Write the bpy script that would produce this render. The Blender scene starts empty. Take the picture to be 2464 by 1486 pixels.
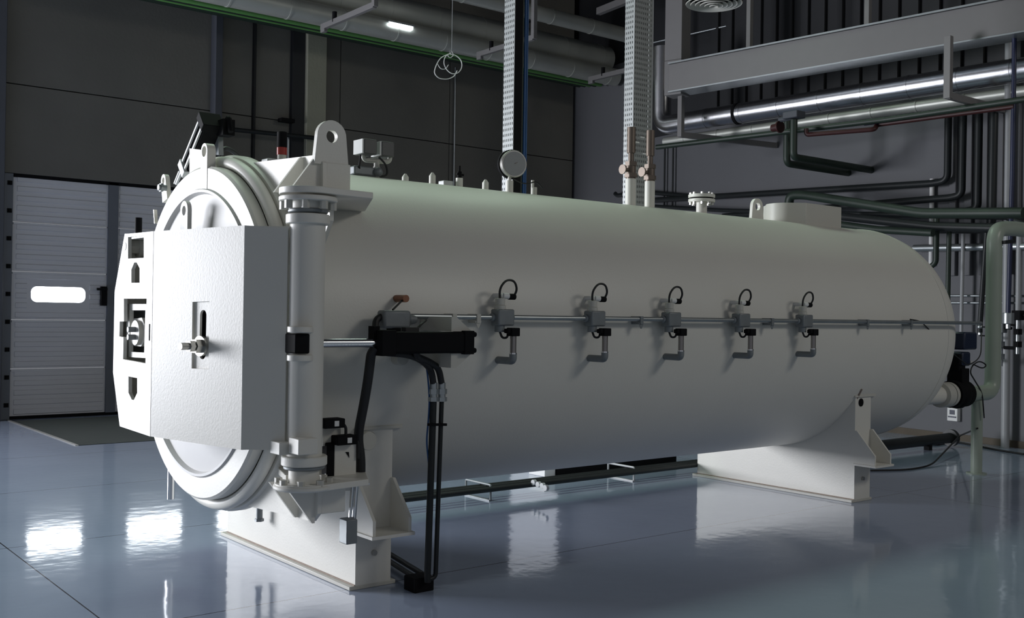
import bpy, bmesh, math, random
from mathutils import Vector as V, Matrix
from mathutils.geometry import tessellate_polygon
random.seed(4)
S = bpy.context.scene
COL = S.collection

# ------------------------------------------------------------------ camera
W_, H_ = 2464, 1486
CAM = V((-3.1793, -5.1677, 1.35))
YAW, PITCH, ROLL, FPX = 0.8981, 0.0045, 0.0149, 2507.1
_fw = V((math.cos(PITCH)*math.cos(YAW), math.cos(PITCH)*math.sin(YAW), math.sin(PITCH)))
_r = _fw.cross(V((0, 0, 1))).normalized(); _u = _r.cross(_fw)
RT = _r*math.cos(ROLL) + _u*math.sin(ROLL); UP = -_r*math.sin(ROLL) + _u*math.cos(ROLL)
cd = bpy.data.cameras.new('camera'); cam = bpy.data.objects.new('camera', cd); COL.objects.link(cam)
m3 = Matrix((RT, UP, -_fw)).transposed().to_4x4(); m3.translation = CAM; cam.matrix_world = m3
cd.sensor_width = 36; cd.lens = 36*FPX/W_; cd.clip_start = .05; cd.clip_end = 100
S.camera = cam

# ------------------------------------------------------------------ world, light, exposure
S.view_settings.view_transform = 'Standard'; S.view_settings.look = 'None'
S.view_settings.gamma = 1; S.view_settings.use_curve_mapping = False
S.view_settings.exposure = 0.2
w = bpy.data.worlds.new('world'); S.world = w; w.use_nodes = True
w.node_tree.nodes['Background'].inputs[0].default_value = (.88, .92, 1.0, 1)
w.node_tree.nodes['Background'].inputs[1].default_value = .19
def area(name, loc, tgt, sx, sy, power, col):
    l = bpy.data.lights.new(name, 'AREA'); l.shape = 'RECTANGLE'; l.size = sx; l.size_y = sy
    l.energy = power; l.color = col
    o = bpy.data.objects.new(name, l); COL.objects.link(o); o.location = loc
    o.rotation_euler = (V(tgt)-V(loc)).to_track_quat('-Z', 'Y').to_euler()
    return o
# daylight through the open loading gate in the left wall, beyond the frame
area('gate_daylight', (-6.6, 8.15, 1.9), (-3.0, 2.0, 1.2), 4.2, 3.2, 1380, (.92, .94, 1.0))
# roof light strip over the tank, towards the left wall
roof = area('roof_daylight', (1.6, 3.2, 7.2), (1.6, -.4, 1.0), 8.5, 1.0, 74, (.76, 1.0, .80))
roof.data.spread = math.radians(105)
# window band behind the photographer
area('rear_window_daylight', (5.6, -8.6, 6.3), (2.0, 0, 1.2), 3.0, 1.4, 105, (1.0, .97, .90))

# ------------------------------------------------------------------ pixel -> point on a real plane
def ray(px, py): return _fw*FPX + RT*(px-W_/2) - UP*(py-H_/2)
def P(px, py, x=None, y=None, z=None):
    d = ray(px, py)
    i, v = (0, x) if x is not None else (1, y) if y is not None else (2, z)
    return CAM + d*((v-CAM[i])/d[i])
TH = math.radians(6.2)
WP = V((8.85, 8.25, 0)); WN = V((-math.cos(TH), math.sin(TH), 0)); WE = V((-math.sin(TH), -math.cos(TH), 0))
def B(px, py, off=.15):                       # a point off metres in front of the end wall
    d = ray(px, py); return CAM + d*(((WP+WN*off-CAM) @ WN)/(d @ WN))

# ------------------------------------------------------------------ materials
def mat(name, col, rough=.5, metal=0., var=.06, scale=6., bump=0., bscale=40., emit=None, spec=.5, coat=0.):
    m = bpy.data.materials.new(name); m.use_nodes = True
    nt = m.node_tree; b = nt.nodes['Principled BSDF']
    b.inputs['Roughness'].default_value = rough; b.inputs['Metallic'].default_value = metal
    b.inputs['Specular IOR Level'].default_value = spec; b.inputs['Coat Weight'].default_value = coat
    tc = nt.nodes.new('ShaderNodeTexCoord')
    n = nt.nodes.new('ShaderNodeTexNoise'); n.inputs['Scale'].default_value = scale; n.inputs['Detail'].default_value = 4
    nt.links.new(tc.outputs['Object'], n.inputs['Vector'])
    mx = nt.nodes.new('ShaderNodeMix'); mx.data_type = 'RGBA'
    mx.inputs[6].default_value = tuple(max(0, c*(1-var)) for c in col)+(1,)
    mx.inputs[7].default_value = tuple(min(1, c*(1+var)) for c in col)+(1,)
    nt.links.new(n.outputs['Fac'], mx.inputs[0]); nt.links.new(mx.outputs[2], b.inputs['Base Color'])
    if bump:
        n2 = nt.nodes.new('ShaderNodeTexNoise'); n2.inputs['Scale'].default_value = bscale
        nt.links.new(tc.outputs['Object'], n2.inputs['Vector'])
        bp = nt.nodes.new('ShaderNodeBump'); bp.inputs['Strength'].default_value = bump; bp.inputs['Distance'].default_value = .01
        nt.links.new(n2.outputs['Fac'], bp.inputs['Height']); nt.links.new(bp.outputs[0], b.inputs['Normal'])
    if emit:
        b.inputs['Emission Color'].default_value = tuple(emit[:3])+(1,); b.inputs['Emission Strength'].default_value = emit[3]
    return m
M = {}
M['white'] = mat('white_enamel', (.72, .705, .65), .42, var=.03, scale=2.5, bump=.05, bscale=90)
M['dish'] = mat('white_enamel_smooth', (.56, .555, .55), .5, var=.02)
M['offwhite'] = mat('off_white_paint', (.55, .54, .49), .45, var=.05)
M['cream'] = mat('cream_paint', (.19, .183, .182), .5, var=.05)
M['ltgrey'] = mat('light_grey_plastic', (.50, .51, .52), .45, var=.04)
M['midgrey'] = mat('mid_grey_plastic', (.10, .10, .10), .5, var=.04)
M['grey'] = mat('grey_casting', (.22, .24, .25), .5, metal=.3, var=.12, scale=20)
M['galv'] = mat('galvanised_steel', (.42, .45, .46), .36, metal=.85, var=.12, scale=14)
M['chrome'] = mat('chromed_rod', (.75, .76, .78), .12, metal=1., var=.02)
M['steel'] = mat('plain_steel', (.5, .49, .46), .35, metal=.9, var=.1, scale=20)
M['brass'] = mat('brass', (.17, .135, .11), .45, metal=.5, var=.15, scale=20)
M['foil'] = mat('aluminium_cladding', (.62, .62, .64), .27, metal=1., var=.08, scale=3, bump=.12, bscale=9)
M['foildull'] = mat('dull_aluminium_cladding', (.50, .51, .47), .45, metal=.5, var=.1, scale=3, bump=.12, bscale=9)
M['black'] = mat('black_paint', (.008, .008, .009), .75, var=.2, spec=.1)
M['rubber'] = mat('black_rubber', (.014, .014, .015), .6, var=.2)
M['darkpipe'] = mat('dark_painted_pipe', (.016, .019, .020), .45, var=.2, spec=.3)
M['green'] = mat('green_painted_pipe', (.016, .029, .020), .5, var=.15)
M['brightgreen'] = mat('bright_green_pipe', (.10, .26, .07), .35, var=.1)
M['palegreen'] = mat('pale_green_pipe', (.34, .39, .33), .35, var=.08)
M['red'] = mat('red_painted_pipe', (.045, .009, .009), .5, var=.1)
M['blue'] = mat('blue_pipe', (.012, .018, .055), .45, var=.1)
M['cableblue'] = mat('blue_cable', (.015, .07, .20), .45, var=.1)
M['motorblue'] = mat('blue_black_motor', (.010, .018, .045), .4, var=.2)
M['greypipe'] = mat('grey_pipe', (.30, .31, .32), .4, var=.08)
M['redlens'] = mat('red_lens', (.35, .03, .02), .25, var=.05)
M['copper'] = mat('copper_sensor', (.28, .13, .08), .4, metal=.6)
M['dust'] = mat('rusty_joint', (.30, .24, .20), .8, var=.3, scale=30)
M['mat'] = mat('dark_green_floor_paint', (.020, .029, .025), .75, var=.2, scale=3)
M['joint'] = mat('dark_joint', (.02, .02, .02), .8)
M['concrete'] = mat('grey_concrete_panel', (.165, .158, .14), .8, var=.16, scale=1.6, bump=.2, bscale=30)
M['concretelit'] = mat('lit_concrete', (.34, .335, .26), .8, var=.12, scale=2, bump=.2, bscale=30)  # paler, yellower concrete: the light on the pilaster is put into its colour
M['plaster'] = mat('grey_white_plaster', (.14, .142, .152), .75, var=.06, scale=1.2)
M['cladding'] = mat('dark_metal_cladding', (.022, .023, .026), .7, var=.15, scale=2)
M['roof'] = mat('dark_roof_deck', (.03, .03, .032), .8, var=.2)
M['doorpanel'] = mat('grey_sectional_door', (.66, .66, .70), .5, var=.06, scale=2)
M['doorframe'] = mat('blue_grey_door_frame', (.13, .145, .175), .5, var=.08)
M['post'] = mat('dark_blue_grey_steel', (.065, .07, .085), .6, var=.1)
M['glow'] = mat('daylit_pane', (.9, .95, 1), .3, emit=(.90, .96, 1.0, 9.0))
M['daylit'] = mat('daylit_frosted_glazing', (.6, .6, .62), .4, emit=(.85, .9, 1.0, .55))
M['tube'] = mat('lit_tube', (1, 1, 1), .3, emit=(.85, .95, 1.0, 9.0))
M['baseboard'] = mat('ochre_baseboard', (.09, .072, .05), .7, var=.2)
M['label'] = mat('white_label', (.75, .75, .74), .5, var=.02)
M['glassy'] = mat('sight_tube', (.30, .28, .27), .2, metal=.7)

def perf_mat():
    m = bpy.data.materials.new('perforated_galvanised'); m.use_nodes = True; nt = m.node_tree; N = nt.nodes.new; L = nt.links.new
    b = nt.nodes['Principled BSDF']; b.inputs['Base Color'].default_value = (.36, .375, .375, 1)
    b.inputs['Metallic'].default_value = .35; b.inputs['Roughness'].default_value = .42
    tc = N('ShaderNodeTexCoord'); sp = N('ShaderNodeSeparateXYZ'); L(tc.outputs['Object'], sp.inputs[0])
    def mth(op, a, c):
        n = N('ShaderNodeMath'); n.operation = op
        for i, q in enumerate((a, c)):
            if isinstance(q, (int, float)): n.inputs[i].default_value = q
            elif q is not None: L(q, n.inputs[i])
        return n.outputs[0]
    u = mth('ADD', sp.outputs[0], sp.outputs[1])
    fu = mth('FRACT', mth('MULTIPLY', u, 1/.0245), None); fz = mth('FRACT', mth('MULTIPLY', sp.outputs[2], 1/.046), None)
    a = mth('LESS_THAN', mth('ABSOLUTE', mth('SUBTRACT', fu, .5), None), .21)
    c = mth('LESS_THAN', mth('ABSOLUTE', mth('SUBTRACT', fz, .5), None), .24)
    hole = mth('MULTIPLY', a, c)
    tr = N('ShaderNodeBsdfTransparent'); mx = N('ShaderNodeMixShader')
    L(hole, mx.inputs[0]); L(b.outputs[0], mx.inputs[1]); L(tr.outputs[0], mx.inputs[2])
    L(mx.outputs[0], nt.nodes['Material Output'].inputs[0])
    return m
M['perf'] = perf_mat()

def floor_mat():
    m = bpy.data.materials.new('glossy_epoxy_floor'); m.use_nodes = True; nt = m.node_tree; N = nt.nodes.new; L = nt.links.new
    b = nt.nodes['Principled BSDF']
    geo = N('ShaderNodeNewGeometry'); sp = N('ShaderNodeSeparateXYZ'); L(geo.outputs['Position'], sp.inputs[0])
    n = N('ShaderNodeTexNoise'); n.inputs['Scale'].default_value = 1.1; n.inputs['Detail'].default_value = 6; L(geo.outputs['Position'], n.inputs['Vector'])
    cr = N('ShaderNodeMix'); cr.data_type = 'RGBA'
    cr.inputs[6].default_value = (.27, .325, .44, 1); cr.inputs[7].default_value = (.36, .42, .54, 1)
    L(n.outputs['Fac'], cr.inputs[0])
    def mth(op, a, c=None):
        k = N('ShaderNodeMath'); k.operation = op
        for i, q in enumerate((a, c)):
            if isinstance(q, (int, float)): k.inputs[i].default_value = q
            elif q is not None: L(q, k.inputs[i])
        return k.outputs[0]
    tot = None
    for ax, v in ((1, -.72), (1, 1.13), (0, -1.74), (1, 2.98), (0, 4.3), (1, 4.83)):
        ln = mth('LESS_THAN', mth('ABSOLUTE', mth('SUBTRACT', sp.outputs[ax], v)), .0035)
        tot = ln if tot is None else mth('MAXIMUM', tot, ln)
    jm = N('ShaderNodeMix'); jm.data_type = 'RGBA'; L(tot, jm.inputs[0]); L(cr.outputs[2], jm.inputs[6])
    jm.inputs[7].default_value = (.03, .03, .032, 1); L(jm.outputs[2], b.inputs['Base Color'])
    n2 = N('ShaderNodeTexNoise'); n2.inputs['Scale'].default_value = 2.3; n2.inputs['Detail'].default_value = 3; L(geo.outputs['Position'], n2.inputs['Vector'])
    mr = N('ShaderNodeMapRange'); mr.inputs[3].default_value = .055; mr.inputs[4].default_value = .12
    L(n2.outputs['Fac'], mr.inputs[0]); L(mr.outputs[0], b.inputs['Roughness'])
    n3 = N('ShaderNodeTexNoise'); n3.inputs['Scale'].default_value = 9; n3.inputs['Detail'].default_value = 2; L(geo.outputs['Position'], n3.inputs['Vector'])
    bp = N('ShaderNodeBump'); bp.inputs['Strength'].default_value = .05; bp.inputs['Distance'].default_value = .02
    L(n3.outputs['Fac'], bp.inputs['Height']); L(bp.outputs[0], b.inputs['Normal'])
    return m
M['floor'] = floor_mat()

# ------------------------------------------------------------------ mesh builder
def frame(d):
    d = V(d).normalized(); a = V((0, 0, 1)) if abs(d.z) < .9 else V((1, 0, 0))
    x = d.cross(a).normalized(); return x, d.cross(x).normalized(), d
class MB:
    def __init__(s): s.bm = bmesh.new()
    def _faces(s, vs, fs):
        bv = [s.bm.verts.new(v) for v in vs]
        for f in fs:
            try: s.bm.faces.new([bv[i] for i in f])
            except ValueError: pass
        return s
    def box(s, a, b):
        x0, x1 = sorted((a[0], b[0])); y0, y1 = sorted((a[1], b[1])); z0, z1 = sorted((a[2], b[2]))
        vs = [(x, y, z) for x in (x0, x1) for y in (y0, y1) for z in (z0, z1)]
        return s._faces(vs, [(0, 1, 3, 2), (4, 6, 7, 5), (0, 4, 5, 1), (2, 3, 7, 6), (0, 2, 6, 4), (1, 5, 7, 3)])
    def cbox(s, c, sx, sy, sz): return s.box((c[0]-sx/2, c[1]-sy/2, c[2]-sz/2), (c[0]+sx/2, c[1]+sy/2, c[2]+sz/2))
    def bar(s, p, q, wd, ht, up=(0, 0, 1)):          # rectangular bar from p to q
        p, q = V(p), V(q); d = (q-p).normalized(); x = d.cross(V(up)).normalized()*wd/2; u = x.cross(d).normalized()*ht/2
        vs = [e+sx*x+su*u for e in (p, q) for sx, su in ((-1, -1), (1, -1), (1, 1), (-1, 1))]
        return s._faces(vs, [(0, 1, 2, 3), (4, 7, 6, 5), (0, 4, 5, 1), (1, 5, 6, 2), (2, 6, 7, 3), (3, 7, 4, 0)])
    def cyl(s, p, q, r, r2=None, n=24):
        p, q = V(p), V(q); r2 = r if r2 is None else r2; x, y, d = frame(q-p)
        vs = [p+(x*math.cos(2*math.pi*i/n)+y*math.sin(2*math.pi*i/n))*r for i in range(n)]
        vs += [q+(x*math.cos(2*math.pi*i/n)+y*math.sin(2*math.pi*i/n))*r2 for i in range(n)]
        fs = [(i, (i+1) % n, n+(i+1) % n, n+i) for i in range(n)]+[tuple(reversed(range(n))), tuple(range(n, 2*n))]
        return s._faces(vs, fs)
    def lathe(s, prof, o, d, n=64, close=False):      # prof: (distance along d, radius)
        o = V(o); x, y, d = frame(d); rings = []
        for t, r in prof:
            if r < 1e-6: rings.append([s.bm.verts.new(o+d*t)])
            else: rings.append([s.bm.verts.new(o+d*t+(x*math.cos(2*math.pi*i/n)+y*math.sin(2*math.pi*i/n))*r) for i in range(n)])
        pairs = list(zip(rings, rings[1:]))
        if close: pairs.append((rings[-1], rings[0]))
        for A, Bq in pairs:
            for i in range(n):
                j = (i+1) % n
                if len(A) == 1 and len(Bq) == 1: continue
                f = (A[0], Bq[i], Bq[j]) if len(A) == 1 else (A[i], A[j], Bq[0]) if len(Bq) == 1 else (A[i], A[j], Bq[j], Bq[i])
                s.bm.faces.new(f)
        return s
    def tube(s, pts, r, n=12, bend=0., k=6):
        pts = [V(p) for p in pts]
        if bend:
            out = [pts[0]]
            for a, b, c in zip(pts, pts[1:], pts[2:]):
                d1, d2 = (a-b), (c-b); l = min(bend, d1.length*.49, d2.length*.49)
                p0, p2 = b+d1.normalized()*l, b+d2.normalized()*l
                for i in range(k+1):
                    t = i/k; out.append(p0*(1-t)**2+b*2*t*(1-t)+p2*t*t)
            pts = out+[pts[-1]]
        pts = [p for i, p in enumerate(pts) if i == 0 or (p-pts[i-1]).length > 1e-5]
        tg = [(pts[min(i+1, len(pts)-1)]-pts[max(i-1, 0)]).normalized() for i in range(len(pts))]
        x, y, _ = frame(tg[0]); rings = []
        for i, p in enumerate(pts):
            x = (x-tg[i]*x.dot(tg[i])).normalized(); y = tg[i].cross(x)
            rings.append([s.bm.verts.new(p+(x*math.cos(2*math.pi*j/n)+y*math.sin(2*math.pi*j/n))*r) for j in range(n)])
        for A, C in zip(rings, rings[1:]):
            for j in range(n): s.bm.faces.new((A[j], A[(j+1) % n], C[(j+1) % n], C[j]))
        s.bm.faces.new(list(reversed(rings[0]))); s.bm.faces.new(rings[-1]); return s
    def prism(s, outer, o, u, v, w, holes=()):         # outline(s) in (u,v) at o, extruded by vector w
        o, u, v, w = V(o), V(u), V(v), V(w); loops = [list(outer)]+[list(h) for h in holes]
        flat = [q for l in loops for q in l]
        tris = tessellate_polygon([[V((a, b, 0)) for a, b in l] for l in loops])
        A = [s.bm.verts.new(o+u*a+v*b) for a, b in flat]; Bv = [s.bm.verts.new(o+u*a+v*b+w) for a, b in flat]
        if holes:
            for t in tris:
                try: s.bm.faces.new([A[i] for i in t]); s.bm.faces.new([Bv[i] for i in reversed(t)])
                except ValueError: pass
        else:
            s.bm.faces.new(A); s.bm.faces.new(list(reversed(Bv)))
        k = 0
        for l in loops:
            n = len(l)
            for i in range(n):
                j = (i+1) % n; s.bm.faces.new((A[k+i], A[k+j], Bv[k+j], Bv[k+i]))
            k += n
        return s
    def hexnut(s, p, d, r, h): return s.cyl(p, V(p)+V(d).normalized()*h, r, n=6)
    def ball(s, c, r, n=16):
        return s.lathe([(-r*math.cos(math.pi*i/8), r*math.sin(math.pi*i/8)) for i in range(9)], c, (0, 0, 1), n)
    def build(s, name, m, parent=None, bevel=0., ang=35, smooth=True):
        bmesh.ops.recalc_face_normals(s.bm, faces=s.bm.faces)
        me = bpy.data.meshes.new(name); s.bm.to_mesh(me); s.bm.free()
        if smooth:
            me.polygons.foreach_set('use_smooth', [True]*len(me.polygons)); me.set_sharp_from_angle(angle=math.radians(ang))
        me.materials.append(M[m] if isinstance(m, str) else m)
        o = bpy.data.objects.new(name, me); COL.objects.link(o)
        if parent is not None:
            o.parent = parent
            if parent.type == 'EMPTY': o.location = -parent.location   # vertices are in place in the room
        if bevel:
            b = o.modifiers.new('bevel', 'BEVEL'); b.width = bevel; b.segments = 2; b.limit_method = 'ANGLE'; b.angle_limit = math.radians(40)
        return o
def tag(o, label=None, cat=None, group=None, kind=None):
    for k, v in (('label', label), ('category', cat), ('group', group), ('kind', kind)):
        if v: o[k] = v
    return o
def thing(name, loc, label, cat, group=None):
    e = bpy.data.objects.new(name, None); COL.objects.link(e); e.location = loc; e.empty_display_size = .1
    return tag(e, label, cat, group)
def copy_tree(root, shift):
    r = root.copy(); COL.objects.link(r); r.location = root.location+V(shift)
    def rec(src, dst):
        for ch in list(src.children):
            c = ch.copy(); COL.objects.link(c); c.parent = dst; rec(ch, c)
    rec(root, r); return r
def circ(cx, cy, r, n=24, a0=0, a1=2*math.pi, end=False):
    k = n if not end else n-1
    return [(cx+r*math.cos(a0+(a1-a0)*i/k), cy+r*math.sin(a0+(a1-a0)*i/k)) for i in range(n)]
def lug(w, h, r):          # outline of a lifting eye, base on v=0, round top of radius r
    return [(-w/2, 0), (w/2, 0)]+[(r*math.cos(t), h-r+r*math.sin(t)) for t in [math.pi*i/14 for i in range(15)]]
X, Y, Z = V((1, 0, 0)), V((0, 1, 0)), V((0, 0, 1))

# ================================================================== SETTING
def st(o): return tag(o, kind='structure')
b = MB(); b.box((-13, -9.5, -.2), (9.2, 8.25, 0)); b.box((-13, 8.25, -.2), (9.2, 8.6, 0)); st(b.build('floor', 'floor', smooth=False))
b = MB(); b.box((-13, -9.5, 7.6), (9.2, 8.6, 7.8)); st(b.build('ceiling', 'roof', smooth=False))
# left wall: precast panels with open joints, doorway of the sectional door left free
YW = 8.25; DX0, DX1, DZ = -.16, 3.5, 2.93
b = MB(); g = .012
xs = [-3.2, DX0-.10, 2.33, 2.90, 3.62, 4.26, 6.2, 8.80]
for i in range(len(xs)-1):
    for z0, z1 in ((0, 2.93), (2.93, 4.0), (4.0, 5.55), (5.55, 7.6)):
        x0, x1 = xs[i]+(g/2 if i else 0), xs[i+1]-g/2
        if z0 < 2.9:
            if x1 <= DX1 and x0 >= DX0-.11: continue
            if x0 < DX1 < x1: x0 = DX1
        b.box((x0, YW, z0+g/2 if z0 else 0), (x1, YW+.22, z1-g/2))
wl = st(b.build('wall_left', 'concrete', bevel=.004, smooth=False))
b = MB(); b.box((DX1, YW+.16, 0), (9.1, YW+.24, 7.6)); b.box((-3.2, YW+.16, DZ), (DX1, YW+.24, 7.6)); b.box((-3.2, YW+.16, 0), (DX0-.1, YW+.24, DZ))
b.build('joint_backing', 'joint', wl, smooth=False)
b = MB(); b.box((-13, YW, 0), (-8.8, YW+.22, 7.6)); b.box((-8.8, YW, 3.7), (-4.4, YW+.22, 7.6)); b.box((-4.4, YW, 0), (-3.2, YW+.22, 7.6)); b.build('wall_beyond_gate', 'concrete', wl, smooth=False)
# end wall
b = MB(); p0 = WP; p1 = WP+WE*17.8
def wallbox(mb, s0, s1, z0, z1, o0, o1):
    q = [WP+WE*s+WN*o for s, o in ((s0, o0), (s1, o0), (s1, o1), (s0, o1))]
    vs = [(a.x, a.y, z) for z in (z0, z1) for a in q]
    mb._faces(vs, [(0, 1, 2, 3), (7, 6, 5, 4), (0, 4, 5, 1), (1, 5, 6, 2), (2, 6, 7, 3), (3, 7, 4, 0)])
wallbox(b, -.25, 17.8, 0, 4.12, -.25, 0); SP = (B(1562, 200, 0)-WP) @ WE; wallbox(b, -.25, SP, 4.12, 5.45, -.25, 0)
we = st(b.build('wall_end', 'plaster', smooth=False))
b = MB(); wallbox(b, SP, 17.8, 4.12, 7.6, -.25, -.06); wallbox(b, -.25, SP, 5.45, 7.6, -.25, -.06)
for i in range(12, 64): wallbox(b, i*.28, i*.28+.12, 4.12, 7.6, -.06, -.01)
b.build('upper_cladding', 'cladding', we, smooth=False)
b = MB(); wallbox(b, .02, 12, 0, .075, 0, .014); st(b.build('baseboard_end', 'baseboard', smooth=False))
# pilaster strip and dark strip on the left wall
b = MB(); a0, a1 = P(738, 300, y=8.10).x, P(784, 300, y=8.10).x; b.box((a0, 8.10, 0), (a1, 8.25, 7.6)); st(b.build('trim_1', 'concretelit', bevel=.006))
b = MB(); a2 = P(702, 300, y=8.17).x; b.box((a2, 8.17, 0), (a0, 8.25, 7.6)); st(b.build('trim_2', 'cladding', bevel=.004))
b = MB(); b.box((2.30, 8.08, 0), (2.40, 8.25, 6.2)); st(b.build('trim_3', 'post', bevel=.006))
b = MB(); b.box((-.33, 8.10, 0), (-.24, 8.25, 6.6)); st(b.build('trim_4', 'post', bevel=.006))
b = MB(); b.box((2.895, 8.19, 2.0), (2.925, 8.25, 6.0)); st(b.build('trim_5', 'joint'))
b = MB(); b.box((3.5, 8.20, 5.52), (8.75, 8.25, 5.62)); st(b.build('trim_6', 'cladding'))

# sectional door with wicket panels
dr = thing('door_1', (1.67, 8.30, 0), None, None); dr['kind'] = 'structure'
zs = [.03, .60, 1.19, 1.77, 2.36, 2.93]
WIN = [(P(75, 707, y=8.28).x, P(206, 707, y=8.28).x), (P(316, 707, y=8.28).x, P(446, 707, y=8.28).x), (2.52, 3.16)]
WZ0, WZ1 = P(140, 727, y=8.28).z, P(140, 690, y=8.28).z
def rrect(x0, x1, z0, z1, r, n=6):
    o = []
    for cx, cz, a in ((x1-r, z1-r, 0), (x0+r, z1-r, 90), (x0+r, z0+r, 180), (x1-r, z0+r, 270)):
        o += [(cx+r*math.cos(math.radians(a+90*i/n)), cz+r*math.sin(math.radians(a+90*i/n))) for i in range(n+1)]
    return o
MX0, MX1 = P(257, 700, y=8.28).x, P(281, 700, y=8.28).x
for i in range(5):
    z0, z1 = zs[i], zs[i+1]
    b = MB(); hl = [rrect(x0, x1, WZ0, WZ1, .07) for x0, x1 in WIN] if z0 < WZ0 < z1 else []
    b.prism([(DX0, z0+.006), (DX1, z0+.006), (DX1, z1-.006), (DX0, z1-.006)], (0, 8.29, 0), X, Z, (0, .04, 0), hl)
    nr = 5
    for k in range(nr):
        zz = z0+(z1-z0)*(k+.5)/nr
        if hl and WZ0-.05 < zz < WZ1+.05:
            segs = [(DX0+.1, WIN[0][0]-.05), (WIN[0][1]+.05, MX0-.03), (MX1+.02, WIN[1][0]-.05), (WIN[1][1]+.05, WIN[2][0]-.05)]
        else: segs = [(DX0+.1, MX0-.03), (MX1+.02, DX1-.08)]
        for s0, s1 in segs:
            b.prism([(0, -.034), (-.012, -.026), (-.012, .026), (0, .034)], (s0, 8.29, zz), Y, Z, (s1-s0, 0, 0))
    for s0, s1 in ((DX0+.06, MX0-.02), (MX1+.02, DX1-.05)):
        b.box((s0, 8.270, z1-.030), (s1, 8.29, z1-.006))
    b.build('door_section', 'doorpanel', dr, smooth=False)
b = MB()
for x0, x1 in WIN[:3]: b.prism(rrect(x0-.004, x1+.004, WZ0-.004, WZ1+.004, .07), (0, 8.305, 0), X, Z, (0, .01, 0))
pane = b.build('window_pane', 'glow', dr)
b = MB(); b.box((MX0, 8.262, .03), (MX1, 8.33, DZ)); b.build('wicket_frame', 'doorframe', dr, bevel=.004)
b = MB(); b.box((DX0-.10, 8.235, 0), (DX0+.045, 8.33, DZ)); b.build('door_jamb', 'doorframe', dr, bevel=.004)
b = MB(); b.box((DX0-.1, 8.262, DZ-.035), (DX1, 8.34, DZ+.012)); b.box((DX0, 8.265, 0), (DX1, 8.33, .035)); b.build('rubber_seal', 'black', dr)
for i in range(9):
    b = MB(); zz = .15+.33*i; b.box((DX0-.02, 8.222, zz), (DX0+.03, 8.24, zz+.05)); b.cyl((DX0+.005, 8.232, zz+.025), (DX0+.005, 8.205, zz+.025), .014, n=8); b.build('track_hinge', 'black', dr)
b = MB(); q = P(250, 710, y=8.24); b.box((q.x-.035, 8.225, q.z-.13), (q.x+.035, 8.29, q.z+.11)); b.box((q.x-.10, 8.19, q.z+.06), (q.x+.03, 8.215, q.z+.09)); b.box((q.x-.01, 8.21, q.z+.06), (q.x+.02, 8.24, q.z+.09))
b.build('door_handle', 'black', dr, bevel=.004)
# doorway next to the corner, seen only as a reflection under the tank
dx0, dx1 = P(1231, 900, y=8.22).x, P(1346, 900, y=8.22).x
d2_ = thing('door_2', (dx0, 8.22, 0), None, None); d2_['kind'] = 'structure'
b = MB(); b.box((dx0, 8.22, .05), (dx1, 8.235, 2.95)); b.build('door_glazing', 'daylit', d2_)
b = MB()
for xx in (dx0-.05, dx1): b.box((xx, 8.20, 0), (xx+.05, 8.25, 3.0))
b.box((dx0-.05, 8.20, 2.95), (dx1+.05, 8.25, 3.0)); b.build('door_frame', 'doorframe', d2_)
# painted mat area before the door
b = MB(); b.box((-.13, 5.42, 0), (3.55, 8.06, .004)); o = b.build('floor_marking', 'mat', smooth=False)
tag(o, 'dark green painted floor patch in front of the grey sectional door', 'floor patch')
b = MB(); b.box((-.16, 5.42, .0), (-.13, 8.2, .008)); o = b.build('steel_strip', 'steel'); tag(o, 'thin worn steel strip edging the dark green floor patch', 'edge strip')

# ================================================================== AUTOCLAVE
zc, R = 1.23, .88
AC = thing('autoclave', (1.8, 0, 0), 'huge white horizontal autoclave pressure vessel with hinged round door', 'autoclave')
AX = V((0, 0, zc))
XL, DB = 4.65, .60
prof = [(-.98, R-.03), (-.98, R)]+[(x, R) for x in (-.9, -.3, .5, 1.5, 2.5, 3.5, XL)]
for i in range(1, 19):
    t = math.pi/2*i/18; prof.append((XL+DB*math.sin(t), R*math.cos(t) if i < 18 else 0))
b = MB(); b.lathe(prof, AX, X, 128); b.build('tank_shell', 'white', AC, ang=50)
b = MB(); b.lathe([(-1.0, .80), (-1.0, .905), (-.985, .915), (-.94, .915), (-.925, .905), (-.925, .80)], AX, X, 128, True); b.build('tank_flange', 'white', AC)
pts = [V((-1.032, -.872*math.sin(t), zc+.872*math.cos(t))) for t in [math.radians(1+ (330-1)*i/150) for i in range(151)]]
b = MB(); b.tube(pts, .032, 14); b.build('seal_tube', 'white', AC)
# rear dome seam
b = MB(); pts = [V((XL, R*1.001*math.sin(t), zc+R*1.001*math.cos(t))) for t in [2*math.pi*i/96 for i in range(97)]]; b.tube(pts, .005, 6); b.build('weld_seam', 'white', AC)

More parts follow.
